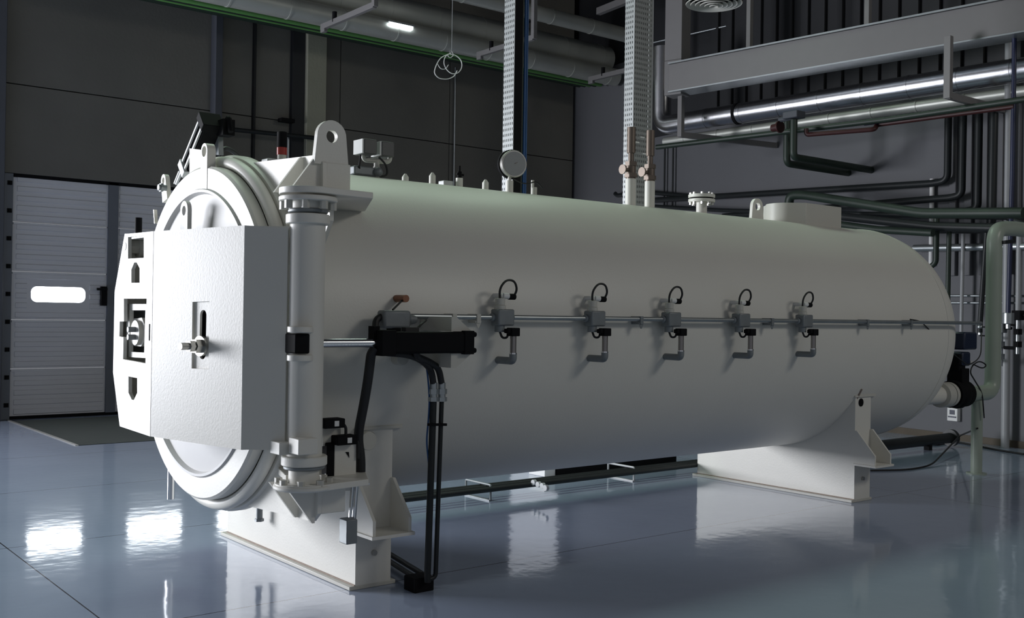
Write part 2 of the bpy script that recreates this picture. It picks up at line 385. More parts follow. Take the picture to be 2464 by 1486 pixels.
# ---- door
X0 = -1.12; Rd = .847
b = MB(); b.lathe([(X0, .735), (X0, Rd-.012), (X0+.012, Rd), (X0+.062, Rd), (X0+.062, .60), (X0+.02, .60), (X0+.02, .735)], AX, X, 128, True)
DOOR = b.build('door', 'white', AC)
prof = [(X0+.006, .738), (X0-.012, .728), (X0-.012, .715), (X0+.012, .705)]+[(X0+.012-.035*(1-(r/.705)**2), r) for r in (.64, .55, .45, .35, .2, .1)]+[(X0-.023, 0)]
b = MB(); b.lathe(prof, AX, X, 128); b.build('door_dish', 'dish', DOOR, ang=30)
def eye(name, c, w, h, r, hr, thk, parent, tilt=0, m='white', axis='x'):
    b = MB(); u, v = (Y, Z) if axis == 'x' else (X, Z)
    n = X if axis == 'x' else Y
    R_ = Matrix.Rotation(tilt, 3, n)
    b.prism(lug(w, h, r), V(c)-n*thk/2, R_ @ u, R_ @ v, n*thk, [circ(0, h-r, hr, 20)])
    return b.build(name, m, parent, bevel=.003)
p = P(500, 440, x=-1.10); eye('lifting_lug', (-1.10, p.y, p.z-.035), .085, .235, .042, .027, .045, DOOR)
p = P(402, 470, x=-1.06); eye('lifting_lug', (-1.06, p.y, p.z-.03), .075, .155, .036, .018, .025, DOOR, tilt=-.25)
b = MB(); q = P(400, 452, x=-1.075); b.cyl(q, q-X*.045, .017, n=14); b.cyl(q-X*.02, q-X*.035, .026, n=6); b.build('door_bolt', 'grey', DOOR)
p = P(447, 545, x=-1.20); eye('lifting_lug', (-1.20, p.y, p.z-.10), .10, .23, .05, .024, .022, DOOR, m='dish')
b = MB(); p = P(376, 525, x=-1.08); b.bar(p-Z*.03, p+Z*.05+Y*.02, .006, .02, X); b.build('door_pin', 'steel', DOOR)

# ---- cross beam over the door
HB = .483
b = MB()
xF = -1.446
fo = [P(*q, x=xF) for q in ((300, 563), (276, 700), (272, 895), (288, 1025), (368, 1049), (375, 553))]
outl = [(p.y, p.z) for p in fo[:4]]+[(-.27, zc-HB), (-.27, zc+HB)]
def hole(qs): return [(P(*q, x=xF).y, P(*q, x=xF).z) for q in qs]
holes = [hole([(308, 570), (346, 566), (346, 620), (308, 622)]),
         hole([(316, 680), (316, 648), (323, 631), (329, 631), (336, 645), (336, 680)]),
         hole([(309, 905), (330, 909), (330, 945), (322, 962), (317, 961), (309, 944)]),
         hole([(298, 718), (353, 718), (350, 874), (296, 864), (297, 811), (287, 809), (288, 773), (298, 773)])]
BEAM = None
b.prism(outl, (xF, 0, 0), Y, Z, (.018, 0, 0), holes)
# slot in the turned middle face
a, c_ = V((xF, -.266, zc)), V((-1.289, -.938, zc)); d = (c_-a).normalized(); L_ = (c_-a).length; nrm = V((d.y, -d.x, 0)); nrm = nrm if nrm.x > 0 else -nrm
def onmid(px, py, off=0.):
    rr = ray(px, py); t = ((a+nrm*off-CAM) @ nrm)/(rr @ nrm); q = CAM+rr*t; return ((q-a) @ d, q.z-zc)
sl = [onmid(*q) for q in ((463, 726), (504, 724), (502, 888), (461, 886))]
b.prism([(0, -HB), (L_, -HB), (L_, HB), (0, HB)], a, d, Z, nrm*.010, [sl])
e1 = V((-1.158, -1.085, zc)); d2 = (e1-c_).normalized(); n2 = V((d2.y, -d2.x, 0)); n2 = n2 if n2.x > 0 else -n2
b.prism([(0, -HB), ((e1-c_).length, -HB+.01), ((e1-c_).length, HB-.01), (0, HB)], c_, d2, Z, n2*.018)
# top, bottom, end, back plates
def cap(z0, z1):
    pl = [(xF+.012, fo[0].y), (xF+.012, -.266), (-1.281, -.933), (-1.15, -1.08), (-1.13, -.98), (-1.21, -.78), (-1.21, fo[0].y)]
    b.prism(pl, (0, 0, z0), X, Y, (0, 0, z1-z0))
cap(zc+HB-.02, zc+HB-.002); cap(zc-HB+.002, zc-HB+.02)
for A, Bq in ((fo[0], fo[1]), (fo[1], fo[2]), (fo[2], fo[3])):
    b._faces([A+X*.01, Bq+X*.01, Bq+X*.235, A+X*.235], [(0, 1, 2, 3)])
BEAM = b.build('cross_beam', 'white', AC, smooth=False)
b = MB(); b.box((-1.235, -.70, zc-HB+.03), (-1.222, .38, zc+HB-.03)); b.build('beam_back_plate', 'offwhite', BEAM, smooth=False)
# recessed slot plate, slot and bolt on the middle face
o_ = a+nrm*.0105
b = MB(); ss = [onmid(*q) for q in ((455, 715), (512, 715), (512, 897), (453, 897))]
c0 = onmid(489, 758, .0105); c1 = onmid(487, 851, .0105); rr = .024
slot = [(c0[0]+rr*math.cos(t), c0[1]+rr*math.sin(t)) for t in [math.pi*i/10 for i in range(11)]]+[(c1[0]-rr*math.cos(t), c1[1]-rr*math.sin(t)) for t in [math.pi*i/10 for i in range(11)]]
b.prism(ss, o_, d, Z, nrm*.012, [slot]); b.build('slot_plate', 'white', BEAM)
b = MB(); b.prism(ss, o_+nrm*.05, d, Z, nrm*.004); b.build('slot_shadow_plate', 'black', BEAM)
q = onmid(487, 832, .0105); q = o_+d*q[0]+Z*q[1]
b = MB(); b.cyl(q+nrm*.04, q-nrm*.115, .016, n=16); b.cyl(q, q-nrm*.016, .046, n=24); b.hexnut(q-nrm*.016, -nrm, .034, .03); b.hexnut(q-nrm*.05, -nrm, .027, .024); b.build('clamp_bolt', 'steel', BEAM)
# lock mechanism in the front opening
def fq(px, py, dx): return P(px, py, x=xF+dx)
b = MB()
A = [fq(*q, .03) for q in ((305, 731), (352, 731), (350, 861), (303, 858))]; I = [fq(*q, .03) for q in ((312, 746), (350, 746), (347, 848), (311, 846))]
b.prism([(v.y, v.z) for v in A], (xF+.03, 0, 0), Y, Z, (.02, 0, 0), [[(v.y, v.z) for v in I]]); b.build('lock_frame', 'white', BEAM)
b = MB(); A = [fq(*q, .05) for q in ((316, 775), (316, 846), (312, 846), (312, 775))]
K = [fq(*q, .06) for q in ((322, 778), (327, 766), (346, 764), (352, 780), (350, 822), (344, 833), (328, 832), (322, 820))]
b.prism([(v.y, v.z) for v in K], (xF+.05, 0, 0), Y, Z, (.02, 0, 0)); b.build('lock_block', 'white', BEAM)
b = MB(); q = fq(334, 800, .05); b.cyl(q, q-X*.02, .062, n=24); b.build('lock_disc', 'offwhite', BEAM)
for dz in (.016, -.022):
    b = MB(); b.cyl(q-X*.02+Z*dz, q-X*.055+Z*dz, .014, n=10); b.build('lock_bolt', 'grey', BEAM)
b = MB(); A = [fq(*k, .10) for k in ((306, 742), (352, 742), (350, 852), (304, 850))]; b.prism([(v.y, v.z) for v in A], (xF+.10, 0, 0), Y, Z, (.006, 0, 0)); b.build('lock_recess_plate', 'grey', BEAM)
b = MB(); q = fq(359, 799, -.002); b.box((xF-.003, q.y-.003, q.z-.04), (xF+.002, q.y+.003, q.z+.04)); b.build('indicator_slit', 'black', BEAM)
# threaded stud in the top left opening
q = fq(330, 594, .06)
b = MB(); b.cyl(q+X*.06, q-X*.062, .020, n=14); b.build('stud', 'grey', BEAM)
b = MB(); b.cyl(q+X*.02, q-X*.0, .052, n=24); b.hexnut(q, -X, .038, .045); b.build('stud_nut', 'offwhite', BEAM)
b = MB(); A = [P(*k, x=xF+.10) for k in ((300, 562), (356, 562), (356, 630), (300, 630))]; b.prism([(v.y, v.z) for v in A], (xF+.10, 0, 0), Y, Z, (.006, 0, 0)); b.build('stud_plate', 'white', BEAM)
b = MB(); q = P(333, 556, x=-1.34); b.cyl(q-Z*.06, q+Z*.07, .018, n=14); b.build('peg', 'black', BEAM)

# ---- hinge column and its brackets
HX, HY = -1.072, -1.10
def hz(py): return P(735, py, x=HX-.0).z if False else P(738, py, y=HY).z
HC = MB(); HC.lathe([(hz(1096), 0), (hz(1096), .076), (hz(540), .076), (hz(540), 0)], (HX, HY, 0), Z, 48); HC = HC.build('hinge_column', 'white', AC)
def ringpart(name, z0, z1, r, m='white', ax=(HX, HY)):
    b = MB(); h = z1-z0; b.lathe([(z0, 0), (z0, r-.004), (z0+.004, r), (z1-.004, r), (z1, r-.004), (z1, 0)], (ax[0], ax[1], 0), Z, 48); return b.build(name, m, HC)
ringpart('hinge_collar', hz(540), hz(516), .094); ringpart('bearing_ring', hz(513), hz(504), .085, 'grey'); ringpart('hinge_pin', hz(504), hz(480), .072)
ringpart('bearing_flange', hz(486), hz(474), .125)
ringpart('hinge_collar', hz(1117), hz(1094), .098); ringpart('bearing_ring', hz(1126), hz(1117), .088, 'grey'); ringpart('hinge_pin', hz(1163), hz(1126), .066)
ringpart('bearing_flange', hz(1172), hz(1162), .130)
for i in range(8):
    t = 2*math.pi*i/8+.2
    b = MB(); q = V((HX+.105*math.cos(t), HY+.105*math.sin(t), hz(486))); b.hexnut(q, -Z, .017, .034); b.build('hex_bolt', 'offwhite', HC)
    b = MB(); q = V((HX+.108*math.cos(t), HY+.108*math.sin(t), hz(1162))); b.hexnut(q, Z, .017, .026); b.build('hex_bolt', 'offwhite', HC)
for k in range(2):
    b = MB()
    q0 = P((652, 697)[k], 1090, x=(-1.20, -1.165)[k]); q1 = P((652, 697)[k], (1060, 1052)[k], x=(-1.20, -1.165)[k])
    b.box((q0.x, q0.y-.08, q0.z), (q0.x+.09, q0.y+.01, q1.z)); b.build('stop_block', 'white', HC, bevel=.003)

def bracket(s):
    def zz(h): return zc+s*h
    arc = [(-.915*math.sin(t), s*.915*math.cos(t)) for t in [math.radians(48-i*3.2) for i in range(9)]]
    tp = [P(*k, x=-.985) for k in ((765, 372), (777, 391), (777, 470))]
    front = [(-.66, s*.63)]+arc+[(k.y, s*(k.z-zc)) for k in tp[:2]]+[(tp[2].y, s*.63)]
    b = MB(); b.prism([(y, z) for y, z in front], (-.985, 0, zc), Y, Z, (.02, 0, 0)); br = b.build('hinge_bracket', 'white', AC, smooth=False)
    # web below the flange plate, behind the column
    b = MB(); b.prism([(-.72, s*.60), (-.86, s*.30), (-.90, s*.30), (-1.06, s*.52), (-1.06, s*.60)], (-.945, 0, zc), Y, Z, (.02, 0, 0)); b.build('web_plate', 'white', br, smooth=False) if s > 0 else None
    # flange plate: round nose under the column, long tail to the shell
    t0 = P(890, 475, z=1.85)
    nose = [(HX+.125*math.cos(t), HY+.125*math.sin(t)) for t in [math.radians(95+i*17.5) for i in range(11)]]
    pl = [(-.97, -.62)]+nose+[(-.95, -1.20), (-.80, -1.185), (-.53, -.66), (-.53, -.60)]
    b = MB(); b.prism(pl, (0, 0, zz(.618)), X, Y, (0, 0, s*.028)); b.build('bracket_flange', 'white', br, bevel=.003)
    for px in (727, 768):
        y0 = P(px, 455, x=-.985).y
        b = MB(); b.prism([(-.985, s*.645), (-.985, s*.815), (-.998, s*.815), (-1.125, s*.645)], (0, y0-.008, zc), X, Z, (0, .016, 0)); b.build('gusset', 'white', br, smooth=False)
    # closed box end
    b = MB(); b.box((-.965, -1.062, zz(.645)), (-.845, -.72, zz(.775))); b.build('box_end', 'white', br, bevel=.003)
    return br
BT = bracket(1); BBm = bracket(-1)
b = MB(); p = P(797, 400, y=-1.05)
b.prism(lug(.17, .20, .072), (p.x+.0, -1.055, zc+.765), X, Z, (0, .03, 0), [circ(0, .128, .028, 20)]); b.build('lifting_lug', 'white', BT, bevel=.003)

# ---- saddles
def saddle(x0, wd, s=.755):
    n = 40; arc = []
    for i in range(n+1):
        y = -s+2*s*i/n; arc.append((y, zc-math.sqrt((R+.0)**2-y*y)))
    b = MB(); pl = [(-s, .02)]+arc+[(s, .02)]
    b.prism(pl[::-1], (x0, 0, 0), Y, Z, (wd, 0, 0)); sd = b.build('support_saddle', 'white', AC, smooth=False)
    b = MB(); b.box((x0-.03, -s-.0, 0), (x0+wd+.03, s+.03, .02)); b.build('base_plate', 'offwhite', sd, bevel=.003)
    b = MB(); b.box((x0-.005, -s, .02), (x0, s, .026)); b.build('rusty_joint', 'dust', sd)
    # jacking bracket on the near end
    b = MB()
    b.box((x0-.02, -s-.185, .275), (x0+wd+.02, -s, .29))
    for xx in (x0-.008, x0+wd-.008):
        b.prism([(-s, .29), (-s, .53), (-s-.02, .53), (-s-.17, .36), (-s-.17, .29)], (xx, 0, 0), Y, Z, (.016, 0, 0))
    b.build('jacking_bracket', 'white', sd, smooth=False)
    b = MB(); zt = zc-math.sqrt(R*R-s*s); b.box((x0-.02, -s-.012, zt-.004), (x0+wd+.05, -s+.07, zt+.010)); b.build('saddle_lip', 'offwhite', sd)
    b = MB(); b.cyl((x0+.07, -s-.004, zt-.045), (x0+.07, -s-.0, zt-.045), .030, n=24); b.build('earthing_hole', 'black', sd)
    b = MB(); b.cyl((x0+.10, -s-.016, .17), (x0+.10, -s, .17), .014, n=10); b.build('earthing_bolt', 'steel', sd)
    return sd
S1 = saddle(-.61, .20); S2 = saddle(3.575, .20)
b = MB(); ring = [V((3.60, -.885*math.sin(t), zc-.885*math.cos(t))) for t in [math.radians(20+i*1.5) for i in range(30)]]; b.tube(ring, .006, 6); b.build('saddle_seam', 'dust', S2)
b = MB(); q = P(624, 1238, x=-.66); b.cyl(q+Z*.05, q-Z*.02, .018, n=12); b.cyl(q-Z*.02, q-Z*.035, .026, n=6); b.build('drain_plug', 'grey', AC)
b = MB(); b.cyl(q+Z*.05, (q.x+.0, q.y, zc-.80), .018, n=12); b.build('drain_stub', 'white', AC)
b = MB(); q = P(412, 1145, x=-.93); q2 = P(412, 1200, x=-.93); b.cyl((q.x, q.y, q.z+.25), (q.x, q.y, q2.z), .022, n=16); b.bar((q.x, q.y, q.z+.22), (q.x, .70, q.z+.28), .05, .05); b.build('chrome_strut', 'chrome', AC)

# ---- locking actuator over the top left of the door
AT = MB(); p, q = P(440, 405, x=-.90), P(486, 292, x=-.90)
dd = (q-p).normalized(); AT.bar(p+X*.055, q+X*.055, .10, .095, X); AT = AT.build('lock_actuator', 'black', AC, bevel=.004)
for o2 in (.030, -.030):
    n_ = X.cross(dd).normalized()*o2
    b = MB(); b.bar(p+n_-X*.002, q+n_-X*.002, .014, .010, X); b.build('actuator_rail', 'ltgrey', AT)
for t, l in ((0, .05), (1, .05)):
    c_0 = p+(q-p)*t; b = MB(); b.bar(c_0-dd*l/2+X*.05, c_0+dd*l/2+X*.05, .11, .125, X); b.build('actuator_end_cap', 'ltgrey' if t == 0 else 'black', AT, bevel=.003)
b = MB(); b.bar(p-dd*.02, p-dd*.13, .012, .012, X); b.bar(p-dd*.02+Y*.035, p-dd*.12+Y*.035, .010, .012, X); b.build('actuator_prong', 'ltgrey', AT)
b = MB(); b.cyl(p+X*.05, P(426, 428, x=-.90)-Z*.10+X*.05, .02, n=12); b.build('actuator_rod', 'chrome', AT)
b = MB(); b.cbox(q+X*.12-Y*.05-Z*.03, .07, .09, .09); b.tube([q+X*.12-Y*.05, q+X*.12-Y*.09+Z*.03, q+X*.12-Y*.12-Z*.06], .016, 8, .03); b.build('actuator_valve', 'black', AT, bevel=.004)
b = MB(); A = [P(*k, x=-.95) for k in ((456, 357), (500, 362), (500, 425), (456, 425))]; b.prism([(v.y, v.z) for v in A], (-.95, 0, 0), Y, Z, (.02, 0, 0)); b.build('actuator_bracket', 'white', AC)
b = MB(); A = [P(*k, x=-.80) for k in ((515, 300), (524, 299), (526, 372), (516, 372))]; b.prism([(v.y, v.z) for v in A], (-.80, 0, 0), Y, Z, (.03, 0, 0)); b.build('actuator_post', 'grey', AC)
b = MB(); b.tube([P(522, 372, x=-.75), P(540, 356, x=-.7), P(556, 360, x=-.62), P(574, 374, x=-.55), P(582, 385, x=-.5)-Z*.05], .014, 10, .05); b.build('actuator_hose', 'rubber', AC)

# ---- hydraulic door cylinder along the near side
zr, yr = 1.21, -1.125
def cx(px): return P(px, 825, y=yr).x
CY = MB(); CY.box((cx(925), yr-.045, zr-.050), (cx(1118), yr+.045, zr+.050)); CY = CY.build('hydraulic_cylinder', 'black', AC, bevel=.012)
b = MB(); b.box((cx(905), yr-.052, zr-.058), (cx(940), yr+.052, zr+.058)); b.build('cylinder_head', 'black', CY, bevel=.004)
b = MB(); b.box((cx(1104), yr-.05, zr-.056), (cx(1127), yr+.05, zr+.056))
for sy in (-1, 1):
    for sz in (-1, 1): b.cyl((cx(1127), yr+sy*.034, zr+sz*.038), (cx(1134), yr+sy*.034, zr+sz*.038), .013, n=8)
b.build('cylinder_end_cap', 'black', CY, bevel=.003)
b = MB(); b.cyl((cx(770), yr, zr), (cx(915), yr, zr), .020, n=24); b.build('piston_rod', 'chrome', CY)
b = MB(); b.box((P(745, 825, y=-1.16).x, yr-.035, zr-.030), (P(776, 825, y=-1.16).x, yr+.03, zr+.030)); b.build('rod_nut', 'black', CY, bevel=.004)
b = MB(); b.box((P(711, 825, y=-1.18).x, -1.18, zr-.042), (P(746, 825, y=-1.18).x, HY+.02, zr+.042)); b.build('rod_clevis', 'black', CY, bevel=.006)
for dz in (.060, -.060):
    b = MB(); lx = P(722, 825, y=-1.16).x; b.cyl((lx, -1.16, zr+dz-.013), (lx, -1.16, zr+dz+.013), .054, n=32); b.bar((lx, -1.16, zr+dz), (HX, HY, zr+dz), .10, .024); b.build('lever_plate', 'white', HC, bevel=.003)
for s in (1, -1):
    b = MB(); b.prism([(cx(1080), s*.052), (cx(1130), s*.052), (cx(1092), s*.12), (cx(1080), s*.12)], (0, -.885, zr), X, Z, (0, -.26, 0)); b.build('cylinder_bracket', 'offwhite', CY)
b = MB(); q = P(987, 795, y=-1.08); b.cbox(q, .075, .04, .032); b.tube([q+X*.03, q+X*.06+Z*.03, P(1025, 770, y=-.97)], .006, 8, .03); b.tube([q-X*.03, q-X*.06-Z*.025], .006, 8); b.build('magnetic_switch', 'rubber', CY, bevel=.004)
b = MB(); q = P(900, 800, y=-1.10); b.cbox(q, .03, .05, .06); b.build('cylinder_fitting', 'black', CY)
b = MB(); q = P(970, 862, y=-.93); b.cyl(q, q+Y*.09, .034, n=20); b.build('blind_nozzle', 'offwhite', AC, bevel=.003)
# hoses and hydraulic pipes
b = MB(); b.tube([P(905, 835, y=-1.12), P(893, 850, y=-1.10), P(886, 910, y=-1.07), P(876, 970, y=-1.03), P(864, 1030, y=-1.0), P(862, 1060, y=-.99), P(868, 1100, y=-.99), P(868, 1150, y=-.98)], .022, 12, .06); b.build('cylinder_hose', 'rubber', AC)
yh = -1.0
HP = MB(); HP.tube([P(1043, 960, y=yh), P(1028, 1400, y=yh)], .0165, 12)
HP = HP.build('hydraulic_pipe', 'darkpipe', AC)
b = MB(); b.tube([P(1063, 955, y=yh), P(1048, 1388, y=yh), P(1028, 1394, y=yh)], .0115, 12, .05); b.build('hydraulic_pipe', 'darkpipe', AC)
b = MB(); b.tube([P(930, 848, y=-1.12), P(985, 853, y=-1.11), P(1018, 868, y=-1.08), P(1038, 890, y=-1.02), P(1043, 925, y=yh)], .016, 12, .08, 8); b.build('flexible_hose', 'rubber', AC)
b = MB(); b.tube([P(1000, 842, y=-1.14), P(1003, 858, y=-1.12), P(1030, 868, y=-1.07), P(1056, 885, y=-1.02), P(1063, 925, y=yh)], .016, 12, .08, 8); b.build('flexible_hose', 'rubber', AC)
for px in (1043, 1063):
    b = MB(); b.cyl(P(px, 920, y=yh), P(px, 962, y=yh), .019, n=12); b.hexnut(P(px, 935, y=yh), -Z, .026, .025); b.hexnut(P(px, 955, y=yh), -Z, .026, .02); b.build('hose_coupling', 'galv', AC)
b = MB(); b.bar(P(1030, 1021, y=yh-.02), P(1074, 1021, y=yh-.02), .012, .012); b.build('pipe_clamp', 'black', AC)
b = MB(); b.tube([P(1020, 862, y=-1.05), P(1028, 890, y=-1.0), P(1034, 960, y=-.99), P(1030, 1020, y=-.99), P(1026, 1060, y=-.99), P(1033, 1130, y=-.99), P(1028, 1390, y=-.985), P(1010, 1405, z=.012)], .0045, 6, .05); b.build('signal_cable', 'cableblue', AC)
b = MB(); q = P(1010, 1398, z=.04); b.box((q.x-.06, q.y-.05, .0), (q.x+.05, q.y+.05, .07)); b.build('pipe_foot', 'black', AC, bevel=.004)
b = MB()
for dy in (0, .06): b.tube([V((q.x+dy, q.y, .045)), V((-.22+dy, -.30, .045)), V((-.20+dy, .25, .045))], .014, 10, .05)
b.build('floor_pipe', 'darkpipe', AC)

# ---- limit switches by the lower hinge
LS = MB(); A = [P(*k, y=-1.02) for k in ((790, 1068), (857, 1068), (856, 1180), (800, 1180), (800, 1150), (784, 1150))]
LS.prism([(v.x, v.z) for v in A], (0, -1.02, 0), X, Z, (0, .012, 0)); LS = LS.build('switch_plate', 'white', AC, smooth=False)
b = MB(); A = [P(*k, y=-1.024) for k in ((832, 1087), (840, 1087), (841, 1101))]; b.prism([(v.x, v.z) for v in A], (0, -1.023, 0), X, Z, (0, .002, 0)); b.build('cut_notch', 'black', LS)
for px, py in ((797, 1017), (828, 1057)):
    q = P(px, py, y=-1.03); b = MB(); b.cbox(q, .105, .07, .042); sw = b.build('limit_switch', 'black', AC, bevel=.005)
    b = MB(); b.cbox(q-Y*.036+X*.008, .022, .004, .024); b.build('switch_label', 'label', sw)
    b = MB(); b.tube([q+X*.05, q+X*.075-Z*.02, q+X*.075-Z*.09], .007, 8, .02); b.build('switch_cable', 'rubber', sw)
q = P(797, 1048, y=-1.0); b = MB(); b.cbox(q, .09, .012, .085); b.build('switch_plate', 'offwhite', AC)
b = MB(); q = P(780, 1110, y=-1.0); b.cbox(q+X*.02, .04, .05, .17); b.build('cable_clip', 'black', AC, bevel=.004)
b = MB(); q = P(885, 1060, y=-.80); b.cyl(q+Y*.02, q-Y*.012, .045, n=28); b.build('inspection_cap', 'offwhite', AC, bevel=.003)
q0, q1 = P(848, 1168, y=-1.02), P(842, 1252, y=-1.02)
LR = MB(); LR.cyl(q0, q1, .008, n=10); LR.cyl(q0+X*.02, q1+X*.02, .011, n=10); LR.bar(q0-X*.03+Z*.01, q0+X*.06+Z*.01, .10, .01); LR = LR.build('lock_pin_rods', 'chrome', AC)
b = MB(); q = P(838, 1276, y=-1.03); b.cbox(q, .055, .07, .11); b.build('lock_pin_housing', 'grey', LR, bevel=.004)

# ---- conduit with five level transmitters
zcd, ycd = 1.33, -.935
CN = MB(); CN.cyl((-.52, ycd, zcd), (5.05, ycd, zcd), .0135, n=14); CN = CN.build('cable_conduit', 'galv', AC)
for i, px in enumerate((1090, 1148, 1540, 1855, 2085, 2190)):
    b = MB(); xx = P(px, 772, y=ycd).x; b.box((xx-.012, ycd-.017, zcd-.03), (xx+.012, -.80, zcd+.016)); b.prism([(-.02, 0), (.02, 0), (.004, -.035), (-.004, -.035)], (xx, ycd-.012, zcd-.02), X, Z, (0, .004, 0)); b.build('conduit_clip', 'offwhite' if i < 2 else 'grey', CN)
JB = MB(); q = P(948, 768, y=-.97); JB.cbox(q, .15, .07, .085); JB.cyl(q+X*.07, q+X*.13, .03, .016, 14); JB = JB.build('junction_box', 'grey', AC, bevel=.012)
b = MB(); b.cyl(q-Z*.04, q-Z*.065, .035, n=16); b.build('box_gland', 'black', JB)
b = MB(); b.tube([q-X*.05+Z*.02, q-X*.10-Z*.0, P(903, 800, y=-1.0)], .016, 10, .04); b.build('box_hose', 'rubber', JB)
b = MB(); q2 = P(972, 718, y=-.93); b.tube([P(945, 745, y=-.96), q2], .005, 8); b.build('probe_cable', 'rubber', JB)
b = MB(); b.cyl(q2+Y*.07, q2-Y*.02, .018, n=12); b.build('temperature_probe', 'copper', JB)
x_1 = .124
def transmitter():
    t = MB(); t.cbox((x_1, ycd-.01, zcd), .105, .07, .085); t.cyl((x_1-.07, ycd, zcd), (x_1+.075, ycd, zcd), .022, n=14); t = t.build('level_transmitter', 'grey', AC, bevel=.008)
    t.location = V((x_1, 0, 0))-AC.location
    for v in t.data.vertices: v.co.x -= x_1
    def sub(b, n, m, bev=0):
        o = b.build(n, m, t, bevel=bev); o.location = (-x_1, 0, 0); return o
    b = MB(); b.cyl((x_1-.018, ycd-.01, zcd+.04), (x_1-.018, ycd-.01, zcd+.062), .030, n=14); b.cyl((x_1-.018, ycd-.01, zcd+.062), (x_1-.018, ycd-.01, zcd+.098), .026, n=14); sub(b, 'cable_gland', 'offwhite', .002)
    b = MB(); b.cyl((x_1-.018, ycd-.01, zcd-.04), (x_1-.018, ycd-.01, zcd-.075), .026, n=14); sub(b, 'bottom_gland', 'grey', .002)
    b = MB(); b.tube([(x_1-.02, ycd-.01, zcd+.09), (x_1-.03, ycd-.02, zcd+.15), (x_1+.005, ycd-.03, zcd+.195), (x_1+.06, ycd-.03, zcd+.19), (x_1+.085, ycd-.02, zcd+.145), (x_1+.08, ycd-.0, zcd+.11)], .006, 8, .06, 8); sub(b, 'looped_cable', 'rubber')
    b = MB(); b.cyl((x_1+.085, ycd+.0, zcd+.108), (x_1+.045, ycd+.0, zcd+.108), .016, n=12); sub(b, 'cable_plug', 'black')
    b = MB(); b.cyl((x_1+.045, ycd+.0, zcd+.110), (x_1+.012, ycd+.005, zcd+.112), .015, n=12); b.cyl((x_1+.012, ycd+.0, zcd+.112), (x_1+.012, -.83, zcd+.112), .013, n=10); sub(b, 'probe_stub', 'label')
    by = -.998; bx = P(1235, 825, y=by).x
    b = MB(); b.tube([(x_1-.018, ycd-.01, zcd-.07), (x_1-.01, ycd-.02, zcd-.105), (x_1+.02, by+.04, zcd-.105), (bx-.03, by, zcd-.07)], .006, 8, .03, 6); sub(b, 'lower_cable', 'rubber')
    b = MB(); b.box((bx-.028, by-.024, 1.235), (bx+.026, by+.024, 1.278)); b.box((bx-.05, by-.016, 1.25), (bx-.02, by+.016, 1.274)); sub(b, 'transmitter_head', 'black', .004)
    b = MB(); b.cyl((bx, by, 1.15), (bx, by, 1.24), .0165, n=16); sub(b, 'sight_tube', 'glassy')
    b = MB(); b.cyl((bx, by, 1.143), (bx, by, 1.150), .020, n=16); sub(b, 'tube_collar', 'chrome')
    b = MB(); b.tube([(bx, by, 1.145), (bx, by, 1.108), (bx, -.84, 1.108)], .0195, 14, .03, 6); sub(b, 'pipe_elbow', 'grey')
    return t
T1 = transmitter()
for k, px in enumerate((1428, 1612, 1780, 1932)):
    copy_tree(T1, (P(px, 768, y=ycd).x-x_1, 0, 0))
b = MB(); b.tube([P(2190, 768, y=-.93), P(2215, 772, y=-.93), P(2293, 850, x=5.05), P(2330, 880, x=5.45), P(2360, 860, x=5.6), P(2362, 800, x=5.75)], .005, 6, .08); b.build('loose_cable', 'rubber', AC)

# ---- fittings on the top of the tank
zt = zc+R
def top(px, py=450): return P(px, py, y=0).x
for px, h in ((975, .05), (1040, .075), (1168, .07)):
    x = top(px); b = MB(); b.cyl((x, 0, zt-.02), (x, 0, zt+h-.02), .020, n=16); b.cyl((x, 0, zt+h-.02), (x, 0, zt+h), .020, .006, 16); b.build('plugged_stub', 'white', AC)
x = top(1105); b = MB(); b.cyl((x, 0, zt-.02), (x, 0, zt+.06), .022, n=16); sv = b.build('safety_valve', 'white', AC)
b = MB(); b.cyl((x, 0, zt+.06), (x, 0, zt+.10), .014, n=12); b.bar((x-.02, 0, zt+.085), (x+.03, 0, zt+.08), .012, .012); b.cyl((x, 0, zt+.10), (x, 0, zt+.135), .007, n=8); b.build('valve_spindle', 'black', sv)
x = top(1084); b = MB(); b.cbox((x, .05, zt+.02), .07, .06, .04); b.build('small_terminal_box', 'ltgrey', AC, bevel=.004)
x = top(1285); b = MB(); b.cyl((x, 0, zt-.02), (x, 0, zt+.055), .020, n=14); b.cyl((x-.012, 0, zt+.05), (x-.012, 0, zt+.10), .010, n=10); b.build('sample_stub', 'offwhite', AC)
x = top(1226); PG = MB(); PG.cyl((x, 0, zt-.02), (x, 0, zt+.08), .024, n=16); PG.cyl((x, 0, zt+.08), (x, 0, zt+.13), .012, n=12); PG = PG.build('pressure_gauge', 'white', AC)
gd = V((-.25, -.97, 0)).normalized(); gc = V((x+.015, -.01, zt+.185))
b = MB(); b.cyl(gc-gd*.03, gc+gd*.03, .086, n=40); b.build('gauge_case', 'steel', PG, bevel=.004)
b = MB(); b.lathe([(-.012, .080), (-.012, .093), (.010, .093), (.010, .080)], gc-gd*.02, gd, 40, True); b.build('gauge_rim', 'black', PG)
b = MB(); b.cyl(gc+gd*.030, gc+gd*.033, .076, n=40); b.build('gauge_face', 'greypipe', PG)
b = MB(); b.bar(gc+gd*.035, gc+gd*.035+Z*.02+X*.045, .006, .003); b.build('gauge_needle', 'brass', PG)
b = MB(); b.tube([gc-Z*.09, gc-Z*.12+X*.1, gc-Z*.09+X*.2, gc-Z*.13+X*.25], .004, 6, .05); b.build('gauge_capillary', 'rubber', PG)
